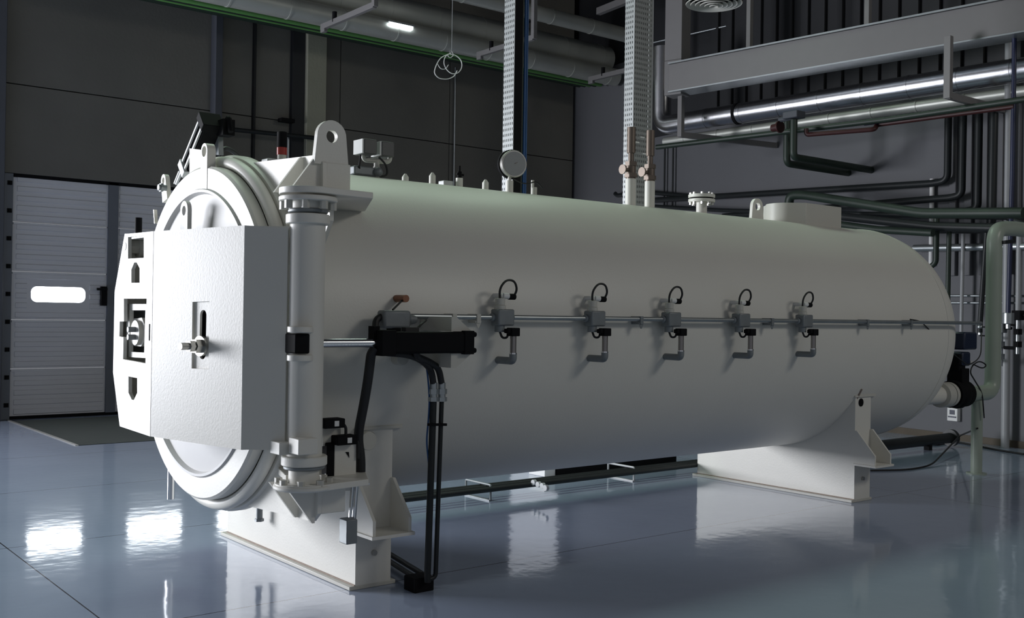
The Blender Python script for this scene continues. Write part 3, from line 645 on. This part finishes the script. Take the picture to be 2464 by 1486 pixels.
# pair of pressure switches on a tee
x = top(906, 420); PS = MB(); PS.cyl((x, 0, zt-.02), (x, 0, zt+.07), .020, n=14); PS.tube([(x-.075, .02, zt+.15), (x-.075, .02, zt+.105), (x+.075, -.02, zt+.105), (x+.075, -.02, zt+.15)], .014, 10, .03); PS.cyl((x, 0, zt+.05), (x, 0, zt+.105), .016, n=12); PS = PS.build('pressure_switch_manifold', 'offwhite', AC)
for px, py in ((880, 355), (922, 361)):
    q = P(px, py, y=0); b = MB(); b.cbox((q.x, q.y, q.z), .085, .11, .085); b.build('pressure_switch', 'midgrey', PS, bevel=.006)
    b = MB(); b.cbox((q.x-.046, q.y, q.z), .010, .10, .08); b.build('lit_side_plate', 'label', PS)  # white plate added as the lit side; the box grey is darkened for shade
b = MB(); q = P(868, 372, y=-.05); b.tube([q, q-Z*.07-X*.01, P(866, 408, y=-.03)], .006, 8, .03); b.build('switch_cable', 'rubber', PS); b = MB(); q = P(912, 378, y=-.05); b.tube([q, q+X*.05-Z*.04, q+X*.06-Z*.10, P(912, 424, y=-.05)], .006, 8, .05); b.build('switch_cable', 'rubber', PS)
b = MB(); q = P(873, 413, y=0); b.cbox(q, .16, .09, .05); b.ball(q+X*.07-Y*.05, .028); b.build('terminal_box', 'grey', AC, bevel=.008)
# beacon
x = top(678, 390); BC = MB(); BC.cyl((x, 0, zt-.03), (x, 0, zt+.075), .024, n=16); BC = BC.build('signal_beacon', 'offwhite', AC)
b = MB(); b.cyl((x, 0, zt+.075), (x, 0, zt+.115), .028, n=18); b.build('beacon_lens', 'redlens', BC)
b = MB(); b.cyl((x, 0, zt+.115), (x, 0, zt+.20), .027, n=18); b.build('beacon_cap', 'black', BC, bevel=.003)
b = MB(); q = P(655, 390, y=0); b.cbox((q.x, 0, q.z-.01), .09, .08, .05); b.build('small_terminal_box', 'ltgrey', AC, bevel=.006)
# twin brass valves on risers
for px in (1517, 1563):
    x = top(px, 488); VV = MB(); VV.cyl((x, 0, zt-.03), (x, 0, zt+.19), .036, n=18); VV = VV.build('riser_valve', 'white', AC)
    b = MB(); b.cyl((x, 0, zt+.19), (x, 0, zt+.30), .034, n=16); b.hexnut((x, 0, zt+.20), Z, .045, .03); b.hexnut((x, 0, zt+.28), Z, .042, .03); b.build('valve_body', 'brass', VV)
    b = MB(); b.cyl((x, 0, zt+.31), (x, 0, zt+.37), .020, n=14); b.cyl((x, 0, zt+.37), (x, 0, zt+.55), .030, n=16); b.build('valve_pipe', 'brass', VV)
    b = MB(); b.cyl((x-.03, 0, zt+.25), (x-.075, 0, zt+.25), .014, n=10); b.cyl((x-.075, -.0, zt+.25), (x-.085, 0, zt+.25), .034, n=14); b.build('valve_handwheel', 'brass', VV)
# flanged nozzle
x = top(1688, 508); FN = MB(); FN.cyl((x, 0, zt-.03), (x, 0, zt+.10), .040, n=24); FN = FN.build('flanged_nozzle', 'white', AC)
b = MB(); b.cyl((x, 0, zt+.085), (x, 0, zt+.108), .098, n=40); b.cyl((x, 0, zt+.118), (x, 0, zt+.142), .098, n=40); b.build('blind_flange', 'white', FN, bevel=.003)
b = MB(); b.cyl((x, 0, zt+.107), (x, 0, zt+.119), .085, n=32); b.build('gasket', 'black', FN)
for i in range(8):
    t = 2*math.pi*i/8; b = MB(); q = V((x+.078*math.cos(t), .078*math.sin(t), zt+.142)); b.hexnut(q, Z, .013, .014); b.hexnut(q-Z*.075, Z, .013, .018); b.build('flange_bolt', 'steel', FN)
# rear lifting lug and saddle-shaped cover box
p = P(1820, 523, y=0); b = MB(); b.prism(lug(.15, .185, .062), (p.x, -.014, zt-.02), X, Z, (0, .028, 0), [circ(.0, .122, .030, 20)]); b.build('lifting_lug', 'white', AC, bevel=.003)
xa, xb = P(1940, 500, y=-.2).x, P(2025, 500, y=-.2).x
pl = [(xb, -.20), (xb, .20), (xa-.02, .20)]+[(xa-.02-.14*math.sin(t), .14*math.cos(t)+.0) for t in [math.radians(25+i*13) for i in range(11)]]+[(xa, -.20)]
b = MB(); b.prism(pl, (0, 0, 2.0), X, Y, (0, 0, 2.255-2.0)); b.build('nozzle_cover', 'offwhite', AC, bevel=.004)
# ---- drain valve with motor at the rear dome
yv = -.56
DV = MB(); q = P(2262, 946, y=yv); DV.cyl((4.88, yv+.02, .72), (5.22, yv, .72), .075, n=28); DV = DV.build('outlet_nozzle', 'white', AC)
b = MB(); b.cyl((5.10, yv, .72), (5.20, yv, .72), .105, n=36); b.cyl((5.215, yv, .72), (5.255, yv, .72), .105, n=36); b.build('outlet_flange', 'offwhite', DV, bevel=.003)
VM = MB(); VM.cyl((5.27, yv, .72), (5.50, yv, .72), .115, n=32); VM.ball((5.38, yv, .72), .128, 24); VM = VM.build('butterfly_valve', 'black', AC)
b = MB(); b.box((5.34, yv-.07, .80), (5.46, yv+.07, .94)); b.box((5.32, yv-.05, .92), (5.43, yv+.05, 1.06)); b.build('valve_yoke', 'black', VM, bevel=.006)
b = MB(); b.box((5.36, yv-.06, .96), (5.50, yv+.06, 1.08)); b.box((5.36, yv-.075, 1.10), (5.58, yv+.075, 1.25)); b.cyl((5.58, yv, 1.17), (5.62, yv, 1.17), .03, n=16); b.build('actuator_motor', 'motorblue', VM, bevel=.016)
b = MB(); b.ball((5.56, yv-.03, .985), .018, 10); b.build('cable_gland', 'label', VM)
b = MB(); b.tube([(5.56, yv-.03, .98), (5.70, yv-.06, .93), (5.82, yv-.04, .96), (5.72, yv-.02, 1.0), (5.60, yv-.02, .96), (5.56, yv-.02, .90), (5.72, yv-.05, .72), (5.74, yv-.06, .50)], .006, 8, .06, 8); b.build('valve_cable', 'rubber', VM)

# ================================================================== OTHER PLANT
# pale green vent pipe from the drain valve
ys = -.545
t = thing('vent_pipe', (5.75, ys, 0), 'thick pale green pipe rising from the outlet valve behind the white vessel', 'pipe')
q0, q1, q2 = P(2330, 945, y=ys), P(2386, 943, y=ys), P(2403, 548, y=ys)
b = MB(); b.tube([V((5.52, ys, .71)), V((6.03, ys, .71)), V((6.03, ys, 2.17)), V((6.33, ys, 2.20)), V((7.1, ys, 2.20))], .068, 20, .13, 8); b.build('pipe_run', 'palegreen', t)
b = MB(); b.cyl((5.76, ys, 0), (5.76, ys, .65), .048, n=18); b.cyl((5.76, ys, 0), (5.76, ys, .012), .085, n=24); b.build('stand_pipe', 'palegreen', t)
b = MB(); b.bar((6.03, ys-.08, 2.05), (6.20, ys-.08, 2.07), .04, .03); b.build('pipe_clamp', 'darkpipe', t)
# overhead crossing beam (rotated with the end wall ducts) and hanger
def pipe(name, pts, r, m, label, cat='pipe', group=None, bend=.08, n=14):
    b = MB(); b.tube(pts, r, n, bend); o = b.build(name, m); return tag(o, label, cat, group)
zb = 4.2
A0, A1 = P(1625, 224, z=zb), P(2600, 60, z=zb)
ub = (A1-A0).normalized(); hh = (P(2000, 88, x=(A0+ub*1.6).x).z-P(2000, 160, x=(A0+ub*1.6).x).z)
t = thing('box_beam', A0, 'long cream rectangular duct beam crossing high before the end wall', 'duct')
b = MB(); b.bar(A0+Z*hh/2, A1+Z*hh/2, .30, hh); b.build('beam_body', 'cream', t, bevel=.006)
b = MB(); b.bar(A0+Z*(hh+.012)-V((0, 0, 0)), A1+Z*(hh+.012), .34, .02); b.bar(A0-Z*.008, A1-Z*.008, .32, .016); b.build('beam_lip', 'galv', t)
q0, q1 = P(1608, 228, z=zb-.02), P(1650, 228, z=zb-.02)
wdt = (q1-q0).length
t = thing('suspension_column', (q0+q1)/2, 'cream boxed column hanging from the roof at the end of the cream duct', 'column')
cc = (q0+q1)/2
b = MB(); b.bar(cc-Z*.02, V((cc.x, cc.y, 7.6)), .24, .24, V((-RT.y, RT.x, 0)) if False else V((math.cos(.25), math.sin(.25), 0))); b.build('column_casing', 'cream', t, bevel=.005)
b = MB(); b.bar(cc+Z*.42, cc+Z*.424, .246, .246, V((math.cos(.25), math.sin(.25), 0))); b.build('casing_joint', 'joint', t)
# insulated ducts on trapeze arms
zd = 3.93
D0, D1 = P(1650, 293, z=zd), P(2560, 152, z=zd); ud = (D1-D0).normalized()
def duct(name, P0, P1, r, m, label, extra=None):
    t = thing(name, P0, label, 'duct'); b = MB(); pts = [P0, P1] if not extra else extra+[P0, P1]
    b.tube(pts, r, 28, r*1.5, 8); b.build('cladding', m, t)
    L = (P1-P0).length; u = (P1-P0).normalized(); k = 0; s = .35
    while s < L:
        b = MB(); b.lathe([(-.012, r+.001), (-.012, r+.005), (.012, r+.005), (.012, r+.001)], P0+u*s, u, 28, True); b.build('seam_band', m, t); s += .55
    return t
el = P(1592, 303, z=zd)
duct('insulated_duct', D0, D1, .128, 'foil', 'large shiny foil clad duct running under the cream box duct', [V((el.x, el.y, 5.0)), V((el.x, el.y, zd))])
b = MB(); q = D0+ud*(P(1795, 280, z=zd)-D0).length; b.lathe([(-.02, .129), (-.02, .136), (.02, .136), (.02, .129)], q, ud, 28, True); o = b.build('clamp_ring', 'black'); tag(o, 'black clamp ring round the shiny foil clad duct', 'ring')
E0, E1 = P(1600, 341, z=3.785), P(2560, 206, z=3.785)
duct('insulated_pipe', E0, E1, .062, 'foildull', 'thinner dull foil clad pipe below the large shiny duct')
G0, G1 = P(1580, 354, z=3.53), P(2560, 225, z=3.53)
pipe('green_pipe', [G0, P(2128, 288, z=3.53), G1], .032, 'green', 'dark green pipe tucked under the foil clad ducts')
pipe('red_pipe', [P(1940, 309, z=3.50), P(1940, 324, z=3.43), P(2105, 311, z=3.43), P(2110, 300, z=3.50), P(2440, 256, z=3.50)], .026, 'red', 'dark red pipe with an offset bend below the ducts', bend=.05)
pipe('blue_pipe', [P(2080, 296, z=3.53), P(2440, 243, z=3.53)], .030, 'blue', 'dark blue pipe beside the red one under the ducts')
for i, (px, pt, pb, ex, ey, lab) in enumerate(((1638, 200, 330, 1868, 350, 'cream hanger with arm carrying the ducts near the boxed column'), (2281, 110, 236, 2430, 268, 'cream hanger with arm carrying the ducts above the dark risers'))):
    E = B(ex, ey, .02); zz = E.z; s0 = P(px, pb-6, z=zz)
    t = thing('duct_hanger', s0, lab, 'hanger', None)
    b = MB(); b.box((s0.x-.03, s0.y-.035, zz-.03), (s0.x+.03, s0.y+.035, 4.22 if i == 0 else 4.2)); b.build('hanger_post', 'cream', t, bevel=.003)
    b = MB(); b.bar(s0, E, .05, .07); b.build('hanger_arm', 'cream', t, bevel=.003)
for i, px in enumerate((1803, 2088)):
    q = P(px, (125, 70)[i]+8, z=zb+hh); b = MB(); b.box((q.x-.03, q.y-.03, zb+hh-.02), (q.x+.03, q.y+.03, 7.6)); o = b.build('drop_rod', 'cream', bevel=.003)
    tag(o, ('cream drop rod on the cream duct near the round diffuser', 'cream drop rod on the cream duct further from the round diffuser')[i], 'drop rod')
# round ceiling diffuser
q = P(1718, 4, x=5.4); t = thing('ceiling_diffuser', q, 'round white ceiling diffuser with concentric rings', 'air diffuser')
for i in range(6):
    r0 = .30-.05*i; b = MB(); b.lathe([(-.02-.006*i, r0), (-.028-.006*i, r0-.004), (.01-.006*i, r0-.05), (.016-.006*i, r0-.046)], q, Z, 48, True); b.build('diffuser_ring', 'offwhite', t)
b = MB(); b.lathe([(.0, .30), (.05, .30), (.05, 0)], q, Z, 48); b.build('diffuser_back', 'cladding', t)
b = MB(); b.cyl(q+Z*.05, (q.x, q.y, 7.6), .18, n=32); b.build('diffuser_neck', 'galv', t)
pipe('roof_rail', [P(1560, 105, y=6.0), P(2090, -15, y=2.6)], .014, 'galv', 'thin steel rail crossing the dark roof space behind the diffuser', 'rail')
# two vertical perforated cable trays
def tray(px0, pxc, px1, yy, label, name='cable_tray'):
    # corner of side flange and back plate at pixel column pxc
    pc_ = P(pxc, 440, y=yy); pr_ = P(px1, 440, y=yy)
    dl = 0
    for i in range(400):
        dl = i*.002; q = CAM.copy(); v = V((pc_.x, yy+dl, pc_.z))-CAM
        if W_/2+FPX*(v @ RT)/(v @ _fw) <= px0: break
    return pc_.x, pr_.x, dl
xc, xr, dl = tray(1499, 1521, 1566, 1.45, '')
t = thing('cable_tray', (xc, 1.45, 0), 'wide perforated galvanised cable tray rising behind the brass valves', 'cable tray')
b = MB(); b.box((xc, 1.45, 1.55), (xr, 1.453, 7.6)); b.build('back_plate', 'perf', t, smooth=False)
b = MB(); b.box((xc-.001, 1.4505, 1.55), (xc+.002, 1.45+dl, 7.6)); b.build('side_flange', 'perf', t, smooth=False)
b = MB(); b.box((xr-.002, 1.4505, 1.55), (xr+.001, 1.45+dl, 7.6)); b.build('side_flange', 'perf', t, smooth=False)
b = MB(); b.box((xc+.02, 1.485, 1.55), (xr-.02, 1.49, 7.6)); b.build('inner_shade_sheet', 'joint', t, smooth=False)  # dark sheet added so the perforations look into shade
b = MB(); b.box((xc-.003, 1.447, 1.55), (xc+.004, 1.452, 7.6)); b.box((xr-.004, 1.447, 1.55), (xr+.003, 1.452, 7.6)); b.build('edge_lip', 'ltgrey', t)
for px, py in ((1546, 330), (1534, 342), (1552, 370)):
    q = P(px, py, y=1.44); b = MB(); b.box((q.x-.025, 1.44, q.z-.006), (q.x+.025, 1.452, q.z+.006)); b.build('tie_plate', 'label', t)
yt = 1.75
xc, xr, dl = tray(1208, 1233, 1272, yt, '')
t = thing('cable_tray', (xc, yt, 0), 'narrow perforated cable tray with shade-dark back and blue cables behind the gauge', 'cable tray')
b = MB(); b.box((xc, yt, 1.55), (xc+.003, yt+dl, 7.6)); b.build('side_flange', 'perf', t, smooth=False)
b = MB(); b.box((xc, yt+dl, 1.55), (xr+.03, yt+dl+.003, 7.6)); b.build('back_plate', 'black', t, smooth=False)  # coloured black for the shade deep in the open channel
b = MB(); b.box((xc+.03, yt+.02, 1.55), (xc+.034, yt+dl-.01, 7.6)); b.build('inner_shade_sheet', 'joint', t, smooth=False)  # dark sheet behind the flange holes, standing in for inside shade
b = MB(); b.box((xc+.003, yt, 1.55), (xc+.09, yt+.01, 7.6)); b.build('shade_strip', 'black', t, smooth=False)  # black strip in place of the shaded channel interior
for i, (px, m, r) in enumerate(((1256, 'green', .012), (1263, 'cableblue', .012), (1268, 'cableblue', .009), (1250, 'black', .012))):
    x = P(px, 300, y=yt+.03).x; b = MB(); b.cyl((x, yt+.04, 1.55), (x, yt+.04, 7.6), r, n=10); b.build('cable', m, t)

# overhead pipe bundle along the left wall
for r, y, z, m, lab in ((.22, 7.25, 5.52, 'foildull', 'large dull foil clad duct along the left wall under the roof'), (.14, 7.02, 5.20, 'foildull', 'smaller dull foil clad duct hung in front below the large one'), (.11, 6.55, 5.75, 'foildull', 'foil clad duct nearest the room along the left wall')):
    t = thing('overhead_duct', (2, y, z), lab, 'duct')
    b = MB(); b.cyl((.4, y, z), (8.6, y, z), r, n=28); b.build('cladding', m, t)
    for i in range(10):
        b = MB(); b.lathe([(-.012, r+.001), (-.012, r+.006), (.012, r+.006), (.012, r+.001)], (1.2+i*.8, y, z), X, 28, True); b.build('seam_band', m, t)
for i in range(5):
    y = 7.36+.13*i; z = 5.14+.018*i
    pipe('green_overhead_pipe', [V((.3, y, z)), V((8.6, y, z))], .036, 'brightgreen' if i in (0, 2) else 'green', 'green pipes running in a row under the left wall ducts', group='green pipes under the left wall ducts', n=12)
q0, q1 = P(939, 57, y=6.86), P(992, 66, y=6.86)
t = thing('tube_lamp', q0, 'small lit tube lamp under the left wall ducts', 'lamp')
b = MB(); b.cyl((q0.x, 6.86, q0.z), (q1.x, 6.86, q0.z), .026, n=12); b.build('lamp_tube', 'tube', t)
b = MB(); b.box((q0.x-.03, 6.84, q0.z+.022), (q1.x+.03, 6.88, q0.z+.045)); b.bar((q0.x+.05, 6.86, q0.z+.035), (q0.x+.05, 7.02, 5.16), .03, .02); b.bar((q1.x-.05, 6.86, q0.z+.035), (q1.x-.05, 7.02, 5.16), .03, .02); b.build('lamp_holder', 'galv', t)
for i, (pf, pn, lab) in enumerate((((775, 66), (912, 14), 'cream support arm nearest the lit tube lamp under the left wall ducts'), ((1150, 132), (1292, 92), 'cream support arm behind the narrow cable tray under the left wall ducts'), ((1418, 191), (1560, 158), 'cream support arm left of the wide cable tray under the left wall ducts'))):
    z = 4.98; f, n_ = P(*pf, z=z), P(*pn, z=z); n_ = V((f.x, n_.y, z))
    t = thing('duct_support_arm', f, lab, 'support arm')
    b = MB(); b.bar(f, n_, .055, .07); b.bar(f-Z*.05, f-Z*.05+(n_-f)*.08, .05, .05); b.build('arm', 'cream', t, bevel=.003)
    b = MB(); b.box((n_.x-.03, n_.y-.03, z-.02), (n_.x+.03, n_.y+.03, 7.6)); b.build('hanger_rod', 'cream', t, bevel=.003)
    b = MB(); b.cyl(f+(n_-f)*.25, f+(n_-f)*.25+Z*.13, .03, n=10); b.build('pipe_rest', 'black', t)
# roof purlins in the dark
for i in range(2):
    q0, q1 = P((1310, 1440)[i], (32, 28)[i], z=5.9), P((1190, 1560)[i], (75, -20)[i], z=5.9)
    b = MB(); b.bar(q0, q1, .08, .10); o = b.build('roof_strut', 'cream'); tag(o, ('cream roof strut crossing behind the narrow cable tray', 'cream roof strut left of the wide cable tray')[i], 'strut')
# hanging coil of white cable
t = thing('cable_coil', (2.5, 3.0, 3.7), 'loose coil of white cable hanging from the roof', 'cable coil')
def loop(pts, r, dy=0.): 
    p = [P(x, y, y=3.0+dy*k/len(pts)) for k, (x, y) in enumerate(pts)]; b = MB(); b.tube(p, r, 6, .2, 5); b.build('cable_loop', 'label', t)
loop([(1084, 128), (1060, 138), (1049, 158), (1044, 176), (1056, 189), (1078, 191), (1094, 183), (1100, 170)], .0045, .03)
loop([(1083, 130), (1098, 133), (1111, 146), (1112, 163), (1102, 177), (1086, 178), (1073, 166), (1067, 150), (1072, 134), (1085, 128)], .0045, -.03)
loop([(1053, 154), (1060, 166), (1072, 167), (1079, 156)], .0035, .02)
loop([(1084, 126), (1076, 134), (1084, 140), (1092, 132), (1086, 122)], .0035, .02)
q = P(1087, 128, y=3); b = MB(); b.tube([q-Z*.01, q+X*.02+Z*.02, q-X*.03+Z*.01, q+Z*.03, V((q.x, 3, 7.6))], .003, 6, .01); b.build('hanging_wire', 'greypipe', t)
# dark pipe along the left wall
pipe('wall_pipe', [V((2.36, 8.02, 2.9)), P(525, 308, y=8.02), P(760, 332, y=8.02), P(776, 345, y=8.02), P(776, 420, y=8.02)], .030, 'darkpipe', 'thin dark pipe crossing the left wall behind the lock actuator', bend=.12)
pipe('wall_conduit', [V((P(696, 300, y=8.1).x, 8.12, 1.5)), V((P(696, 300, y=8.1).x, 8.12, 3.8))], .018, 'galv', 'vertical conduit on the left wall beside the pale pilaster', 'conduit')
pipe('wall_conduit', [V((P(1094, 300, y=8.2).x, 8.2, 1.2)), V((P(1094, 300, y=8.2).x, 8.2, 5.2))], .014, 'galv', 'thin vertical conduit on the dark left wall above the safety valve', 'conduit')
b = MB(); q = P(690, 289, y=8.1); b.box((q.x-.10, 8.05, q.z-.03), (q.x+.10, 8.17, q.z+.02)); o = b.build('wall_shelf', 'black'); tag(o, 'small dark bracket on the left wall beside the pale pilaster', 'bracket')

# ---- pipework on the end wall
def wpipe(pts, r, m, lab, off=.15, bend=.09, name='riser_pipe', cat='pipe', group=None):
    return pipe(name, [B(x, y, off) for x, y in pts], r, m, lab, cat, group, bend)
wpipe([(2282, 270), (2280, 434), (2245, 441), (1560, 482)], .040, 'darkpipe', 'dark pipe turning off highest of the four dark risers')
wpipe([(2318, 262), (2314, 468), (2290, 475), (1740, 520)], .040, 'darkpipe', 'dark riser second from the foil ducts end turning left behind the cover box', .2)
wpipe([(2356, 258), (2352, 500), (2330, 508), (2060, 520)], .042, 'darkpipe', 'dark riser third of the four, bending just above the vessel', .22)
wpipe([(2392, 254), (2386, 545), (2360, 552), (2100, 553)], .044, 'darkpipe', 'dark riser beside the pale green vent pipe', .24)
wpipe([(1480, 465), (1485, 470), (1560, 462), (1680, 474)], .034, 'darkpipe', 'dark pipe coming from behind the wide cable tray', .12)
wpipe([(1900, 520), (1898, 470), (1930, 468), (2220, 513), (2464, 512)], .055, 'green', 'thick dark green pipe arching over the cover box', .9, .12)
wpipe([(1560, 495), (1740, 506), (2464, 524)], .028, 'darkpipe', 'dark pipe behind the flanged nozzle', .3)
wpipe([(2020, 520), (2250, 545), (2464, 550)], .050, 'darkpipe', 'thick dark pipe level with the top of the vessel', .6)
wpipe([(2010, 538), (2110, 552), (2245, 560)], .042, 'green', 'green pipe lying low behind the cover box', .75)
wpipe([(2420, 522), (2530, 560)], .030, 'darkpipe', 'dark sloping pipe beyond the vent pipe top', .5)
wpipe([(2254, 500), (2252, 632), (2238, 642)], .030, 'green', 'short green drop pipe beside the rear dome', .55)
wpipe([(2284, 552), (2280, 760)], .026, 'green', 'thin green drop pipe behind the rear dome', .45)
wpipe([(2300, 552), (2286, 552)], .026, 'green', 'green stub joining the thin drop pipe', .45)
wpipe([(2318, 540), (2312, 830)], .020, 'greypipe', 'thin grey drop pipe above the motor', .15)
wpipe([(2374, 560), (2358, 782), (2358, 800)], .026, 'darkpipe', 'thin dark slanting pipe beside the vent pipe', .6)
wpipe([(2430, -40), (2418, 1092)], .042, 'greypipe', 'tall grey pipe standing from floor to roof at the end wall', .12)
wpipe([(2442, -60), (2440, 170), (2436, 420), (2426, 756)], .022, 'blue', 'slim dark blue pipe in front of the tall grey one', .7)
wpipe([(2200, 597), (2560, 591)], .042, 'galv', 'level shiny galvanised pipe behind the rear dome', .1)
for k, yy in enumerate((711, 728)):
    wpipe([(2240, yy), (2560, yy+1)], .012, 'galv', ('upper of two thin level conduits behind the vent pipe', 'lower of two thin level conduits behind the vent pipe')[k], .06, name='wall_conduit', cat='conduit')
wpipe([(2453, 540), (2450, 760)], .030, 'greypipe', 'grey pipe above the valve cluster', .12)
wpipe([(2243, 430), (2240, 640)], .026, 'label', 'white vertical pipe showing between the dark pipes', .05)
for k, (px, lab) in enumerate(((1600, 'thin dark vertical conduit by the wide cable tray'), (1620, 'thin dark vertical conduit below the suspended column'))):
    wpipe([(px, 345), (px-2, 500)], .014, 'darkpipe', lab, .06, name='wall_conduit', cat='conduit')
# ribs of the cladding to the right of the risers
for i, (px, w_) in enumerate(((2300, 16), (2337, 18), (2374, 18), (2410, 22), (2450, 20))):
    a_, b_ = B(px-w_/2, 300, .0), B(px+w_/2, 300, .0); s0, s1 = (a_-WP) @ WE, (b_-WP) @ WE
    b = MB(); wallbox(b, s0, s1, 1.85, 3.85, 0, .05); st(b.build('trim_%d' % (7+i), 'plaster', bevel=.008))
# green hanging branch pipes
for k, (a_, e_, ptop) in enumerate((((1893, 393), (2042, 416), (1897, 288)), ((1909, 378), (2097, 409), (1910, 288)))):
    E_ = B(*e_, .0); A_ = P(*a_, z=E_.z); T_ = P(*ptop, x=A_.x)
    pipe('branch_pipe', [V((A_.x, A_.y, T_.z)), A_, E_], .042, 'green', ('green branch pipe dropping from the ducts, lower of the pair', 'green branch pipe dropping from the ducts, upper of the pair')[k], bend=.07)
    BRT = V((A_.x, A_.y, T_.z))
q = BRT+Z*.03; b = MB(); b.cbox(q+Z*.02, .16, .20, .08); b.cyl(q-WE*.02, q-WE*.22, .03, n=12); o = b.build('branch_tee', 'post', bevel=.01); tag(o, 'grey tee fitting joining the green branch pipes to the duct', 'pipe fitting')
b = MB(); q = BRT-WE*.22-Z*.05; b.cyl(q, q-WE*.10, .045, n=14); b.cyl(q+WE*.02, q-WE*.0, .07, n=18); o = b.build('red_valve', 'red'); tag(o, 'small dark red valve beside the grey tee fitting', 'valve')
# valve cluster at the right edge
for k, (px, py, lab) in enumerate(((2408, 830, 'valve set on the end wall beside the pale green vent pipe'), (2449, 800, 'valve set on the end wall beyond the tall grey pipe'))):
    q = B(px, py, .30); t = thing('valve_set', q, lab, 'valve')
    b = MB(); b.cyl(q-Z*.22, q+Z*.16, .022, n=12); b.build('valve_pipe', 'galv', t)
    b = MB(); b.cbox(q+Z*.18, .10, .09, .10); b.build('valve_body', 'black' if k else 'grey', t, bevel=.006)
    for zh in (-.02, -.15):
        b = MB(); b.hexnut(q+Z*zh, Z, .045, .06); b.build('union_nut', 'black' if k else 'grey', t)
    b = MB(); b.cyl(q+Z*.18, q+Z*.18+WE*.12, .014, n=8); b.cyl(q-Z*.16, q-Z*.16-WE*.15, .018, n=10); b.cyl(q+Z*.08, q+Z*.08-WE*.14, .012, n=8); b.build('valve_stem', 'black', t)
q = B(2426, 762, .7); b = MB(); b.cyl(q-Z*.07, q+Z*.04, .055, n=16); b.cyl(q-Z*.12, q-Z*.07, .025, n=10); o = b.build('regulator', 'galv', bevel=.004); tag(o, 'small round regulator at the foot of the slim blue pipe', 'regulator')
q = B(2358, 800, .6); t = thing('ball_valve', q, 'small ball valve with levers on the thin slanting pipe', 'valve')
b = MB(); b.cyl(q-Z*.02, q+Z*.10, .020, n=10); b.ball(q+Z*.06, .03, 12); b.build('valve_body', 'galv', t)
b = MB(); b.bar(q+Z*.06, q+Z*.06+WE*.14, .02, .014); b.bar(q-Z*.03, q-Z*.03+WE*.12, .02, .014); b.build('valve_lever', 'black', t)
# wall socket, floor pipe
q = B(2299, 996, .0); t = thing('wall_socket', q, 'white double socket box on the end wall below the valve motor', 'socket')
b = MB(); o_ = WN*.0
s0 = (q-WP) @ WE; wallbox(b, s0-.065, s0+.065, q.z-.075, q.z+.075, 0, .06); b.build('socket_box', 'label', t, bevel=.006)
b = MB(); wallbox(b, s0-.03, s0+.03, q.z+.0, q.z+.05, .06, .066); wallbox(b, s0-.05, s0+.05, q.z-.035, q.z-.02, .06, .066); b.build('socket_face', 'motorblue', t)
b = MB(); wallbox(b, s0-.015, s0+.015, q.z+.075, q.z+.35, 0, .03); b.build('socket_conduit', 'greypipe', t)
t = thing('floor_pipe', (6.9, 1.0, 0), 'thick dark pipe lying on low feet behind the rear saddle', 'pipe')
q0, q1 = P(2000, 1085, z=.10), P(2285, 1053, z=.10)
b = MB(); b.tube([q0-X*1.2, q0, q1], .055, 16, .05); b.cyl(q1, q1+(q1-q0).normalized()*.05, .09, n=20); b.build('pipe_run', 'darkpipe', t)
b = MB()
for k in (.25, .8):
    q = q0+(q1-q0)*k; b.box((q.x-.03, q.y-.03, 0), (q.x+.03, q.y+.03, .08))
b.build('pipe_foot', 'black', t)
pipe('floor_cable', [P(2352, 1030, y=-.60), P(2310, 1075, z=.03)+Z*.12, P(2240, 1120, z=.008), P(2180, 1130, z=.008), P(2095, 1131, z=.008)], .008, 'rubber', 'black cable trailing over the floor beside the rear saddle', 'cable', bend=.2)
pipe('wall_foot_cable', [P(2130, 1060, z=.01), P(2250, 1070, z=.01), P(2300, 1062, z=.01), P(2400, 1082, z=.01), P(2464, 1092, z=.01)], .010, 'rubber', 'black cable lying along the foot of the end wall', 'cable', bend=.1)
# pipe rack on the floor under the tank
t = thing('floor_pipe_rack', (2.1, .9, 0), 'bundle of dark pipes on low metal frames under the vessel', 'pipe rack')
zf = .09
for i, r in enumerate((.020, .020, .016)):
    q0, q1 = P(960, 1203, z=zf), P(1690, 1116, z=zf); dy = .075*i
    b = MB(); b.cyl((q0.x-.3, q0.y+dy, zf), (q1.x+.5, q1.y+dy, zf), r, n=12); b.build('pipe', 'darkpipe', t)
for i, (px, py) in enumerate(((1180, 1205), (1525, 1158))):
    q = P(px, py, z=0); b = MB(); b.tube([(q.x, q.y, .006), (q.x, q.y, .115), (q.x, q.y+.30, .115), (q.x, q.y+.30, .006)], .008, 8, .01); b.bar((q.x, q.y, .005), (q.x, q.y+.30, .005), .025, .01); b.build('support_frame', 'grey' if i == 0 else 'ltgrey', t)
for px, py in ((1285, 1160), (1296, 1165), (1306, 1168), (1314, 1173)):
    q = P(px, py, z=zf+.02); b = MB(); b.cyl(q-X*.012, q+X*.012, .0215, n=12); b.build('pipe_coupling', 'ltgrey', t)
b = MB(); q0, q1 = P(1341, 1145, z=0), P(1600, 1118, z=0); b.box((q0.x, q0.y, 0), (q1.x+.2, q0.y+.25, .14)); o = b.build('floor_trunking', 'black', bevel=.004); tag(o, 'long black box trunking on the floor under the vessel', 'trunking')
b = MB(); b.box((q0.x-.12, q0.y+.02, 0), (q0.x-.004, q0.y+.23, .125)); o = b.build('trunking_end_box', 'label', bevel=.004); tag(o, 'pale box at the end of the black floor trunking', 'box')
